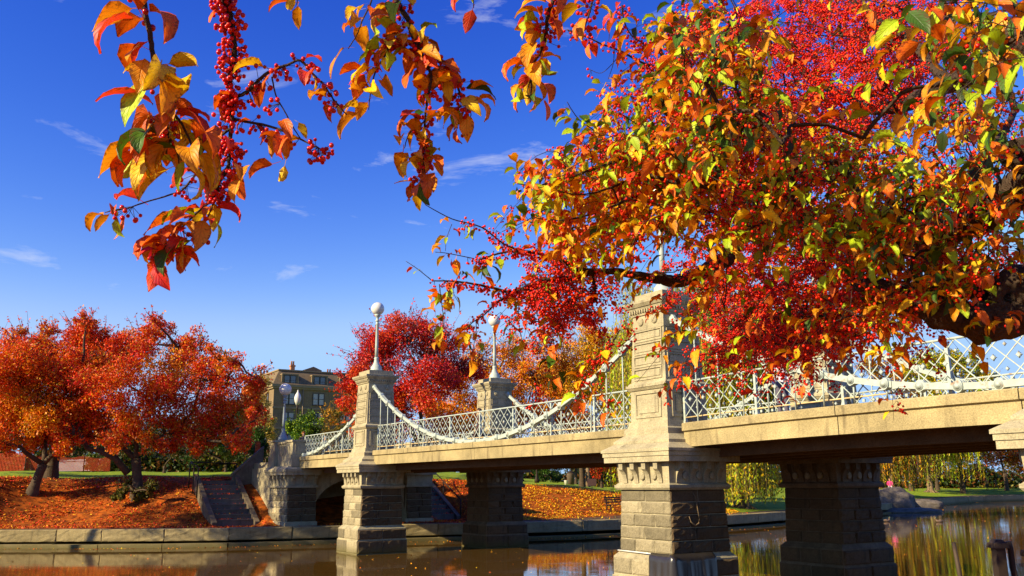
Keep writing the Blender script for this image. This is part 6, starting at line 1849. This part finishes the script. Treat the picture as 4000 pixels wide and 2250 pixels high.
    for i in range(n):
        L = np.linalg.norm(SP[i] - src[i])
        r_ = .0012 * cnt[i] ** .42
        path(bez(src[i], SP[i], np.array([0, 0, .12 * L]) + rng.normal(size=3) * .08 * L, 5, rng), r_ * 1.25, r_)
    # --- leaves and berries
    LP, LY, LT, LR, LL, LC = [], [], [], [], [], []
    BP, BR_, BF = [], [], []
    def add_leaf(p, out, pal, ls):
        o2 = out[:2] / (np.linalg.norm(out[:2]) + 1e-6) + SUN_TO[:2] * .8            # blades turn to the light
        LP.append(p); LY.append(math.atan2(o2[1], o2[0]) + rng.normal() * .75); LT.append(rng.normal() * .35); LR.append(rng.normal() * .35)
        LL.append(ls * rng.uniform(.55, 1.2)); LC.append(pick(PAL[pal], 1, rng)[0] * rng.uniform(.9, 1.35))
    def add_cluster(p, nb, far):
        q0 = p
        for _ in range(nb):
            dr = rng.normal(size=3) * np.array([.75, .75, .5]) + np.array([0, 0, -.55]); dr /= np.linalg.norm(dr)
            q = p + dr * rng.uniform(.016, .036)
            BP.append(q); BR_.append(rng.uniform(.0040, .0056) * (1.2 if far else 1)); BF.append(far)
            if far and rng.random() < .6: continue
            P0.append(p); P1.append(q); Ra.append(.0007); Rb.append(.0006)
    for pts, lv, bv, pal, ls, st, nb in sprays:
        seg = np.linalg.norm(np.diff(pts, axis=0), axis=1); cum = np.concatenate([[0], np.cumsum(seg)]); T = cum[-1]
        def at(s):
            return np.array([np.interp(s, cum, pts[:, c]) for c in range(3)])
        for _ in range(int(round(lv * T * (1 - st) + rng.random()))):
            s = T * (st + (1 - st) * rng.random())
            p = at(s); h = rng.normal(size=3); add_leaf(p + rng.normal(size=3) * .006, h, pal, ls)
        for _ in range(int(round(bv * T * (1 - st * .9) + rng.random() * .6))):
            s = T * (st * .8 + (1 - st * .8) * rng.random())
            add_cluster(at(s), int(rng.integers(nb[0], nb[1] + 1)), False)
    for i in range(n):
        L, h = SLen[i], SDir[i]
        t = np.linspace(0, 1, 5)[:, None]
        p = SP[i] + h * L * t + np.array([0, 0, -.55]) * L * t ** 2
        path(p, .0016, .0008)
        far = np.linalg.norm(SP[i] - EYE) > 4.5
        for _ in range(int(SL[i] * rng.uniform(.6, 1.3) + rng.random())):
            s = rng.random() ** .8
            q = SP[i] + h * L * s + np.array([0, 0, -.55]) * L * s * s
            add_leaf(q + rng.normal(size=3) * .01, h + rng.normal(size=3) * .8, SPal[i], SLs[i])
        for _ in range(int(SB[i] * rng.uniform(.6, 1.3) + rng.random())):
            s = rng.random()
            q = SP[i] + h * L * s + np.array([0, 0, -.55]) * L * s * s
            add_cluster(q + rng.normal(size=3) * .012, SNb[i] + int(rng.integers(-1, 2)), far)
    LP = np.array(LP); LL = np.array(LL); LC = np.array(LC)
    N = len(LP)
    cy, sy = np.cos(LY), np.sin(LY); ct, st = np.cos(LT), np.sin(LT); cr, sr = np.cos(LR), np.sin(LR)
    Rz = np.zeros((N, 3, 3)); Rz[:, 0, 0] = cy; Rz[:, 0, 1] = -sy; Rz[:, 1, 0] = sy; Rz[:, 1, 1] = cy; Rz[:, 2, 2] = 1
    Ry = np.zeros((N, 3, 3)); Ry[:, 0, 0] = ct; Ry[:, 0, 2] = st; Ry[:, 2, 0] = -st; Ry[:, 2, 2] = ct; Ry[:, 1, 1] = 1
    Rx = np.zeros((N, 3, 3)); Rx[:, 1, 1] = cr; Rx[:, 1, 2] = -sr; Rx[:, 2, 1] = sr; Rx[:, 2, 2] = cr; Rx[:, 0, 0] = 1
    Mx = Rz @ Ry @ Rx
    shp = rng.integers(0, len(SHAPES), N)
    def biggest(P, size, k=300):
        x, y, zz = to_px(P)
        ok = (x > 0) & (x < 4000) & (y > -10) & (y < 2250) & (zz > .3)
        sc_ = np.where(ok, size / np.maximum(zz, .3), 0)
        return np.argsort(-sc_)[:k]
    ind = biggest(LP + np.array([0, 0, -.03]), LL)
    LM = []
    for i, (V, F, UV) in enumerate(LEAF_HI):
        LM.append(np_mesh('leaf', V, F, M['leaf_one'], None, True)); add_uv(LM[-1], UV)
    for i in ind:
        o = bpy.data.objects.new('leaf', LM[shp[i]]); COL.objects.link(o); o.parent = root
        m4 = np.eye(4); m4[:3, :3] = Mx[i] * LL[i]; m4[:3, 3] = LP[i] - base
        o.matrix_local = Matrix(m4.tolist())
        o.color = (*LC[i], 1)
    rest = np.setdiff1d(np.arange(N), ind)
    VV, FF, CC, UU, off = [], [], [], [], 0
    for k, (V, F, UV) in enumerate(LEAF_LO):
        s = rest[shp[rest] == k]
        if not len(s): continue
        W = np.einsum('nij,mj->nmi', Mx[s] * LL[s][:, None, None], V) + (LP[s] - base)[:, None, :]
        VV.append(W.reshape(-1, 3)); FF.append((F[None] + (np.arange(len(s)) * len(V))[:, None, None]).reshape(-1, 4) + off)
        CC.append(np.repeat(LC[s], len(V), 0)); UU.append(np.tile(UV, (len(s), 1))); off += len(s) * len(V)
    o = link('leaf_canopy', np_mesh('leaf_canopy', np.concatenate(VV), np.concatenate(FF), M['leaf_near'], np.concatenate(CC), True), root)
    tag(o, kind='stuff'); add_uv(o.data, np.concatenate(UU))
    BP = np.array(BP); BR_ = np.array(BR_); nbz = len(BP)
    bc = BERRY[rng.integers(0, len(BERRY), nbz)] * rng.uniform(.75, 1.15, nbz)[:, None]
    ripe = np.linalg.norm(BP - EYE, axis=1) < 2.6                  # the sprays over the water carry riper, darker fruit
    bc[ripe] *= np.array([.78, .42, 1.3])
    ind = biggest(BP, BR_)
    bb = MB(); bb.ball((0, 0, 0), 1, 8, 6); BM = bb.mesh('berry', M['berry_one'])
    for i in ind:
        o = bpy.data.objects.new('berry', BM); COL.objects.link(o); o.parent = root
        o.location = tuple(BP[i] - base); s = float(BR_[i]); o.scale = (s, s, s * 1.06); o.color = (*bc[i], 1)
    rest = np.setdiff1d(np.arange(nbz), ind)
    BF = np.array(BF)
    VV, FF, CC, off = [], [], [], 0
    for far, (TV, TF) in ((False, (ICO_V, ICO_F)), (True, (OCT_V, OCT_F))):
        s = rest[BF[rest] == far]
        W = TV[None] * BR_[s][:, None, None] * 1.05 + (BP[s] - base)[:, None, :]
        VV.append(W.reshape(-1, 3)); FF.append((TF[None] + (np.arange(len(s)) * len(TV))[:, None, None]).reshape(-1, 3) + off)
        CC.append(np.repeat(bc[s], len(TV), 0)); off += len(s) * len(TV)
    tag(link('berry_clusters', np_mesh('berry_clusters', np.concatenate(VV), np.concatenate(FF), M['berry'], np.concatenate(CC), True), root), kind='stuff')
    V, F = segs(np.array(P0) - base, np.array(P1) - base, np.array(Ra), np.array(Rb), 3)
    tag(link('twigs', np_mesh('twigs', V, F, M['bark_near'], None, True), root), kind='stuff')
    wood.v = [tuple(np.array(v) - base) for v in wood.v]
    wood.build('trunk', M['bark_near'], root)
    print('crabapple: leaves', N, 'berries', nbz, 'twig segments', len(P0))
make_crabapple()
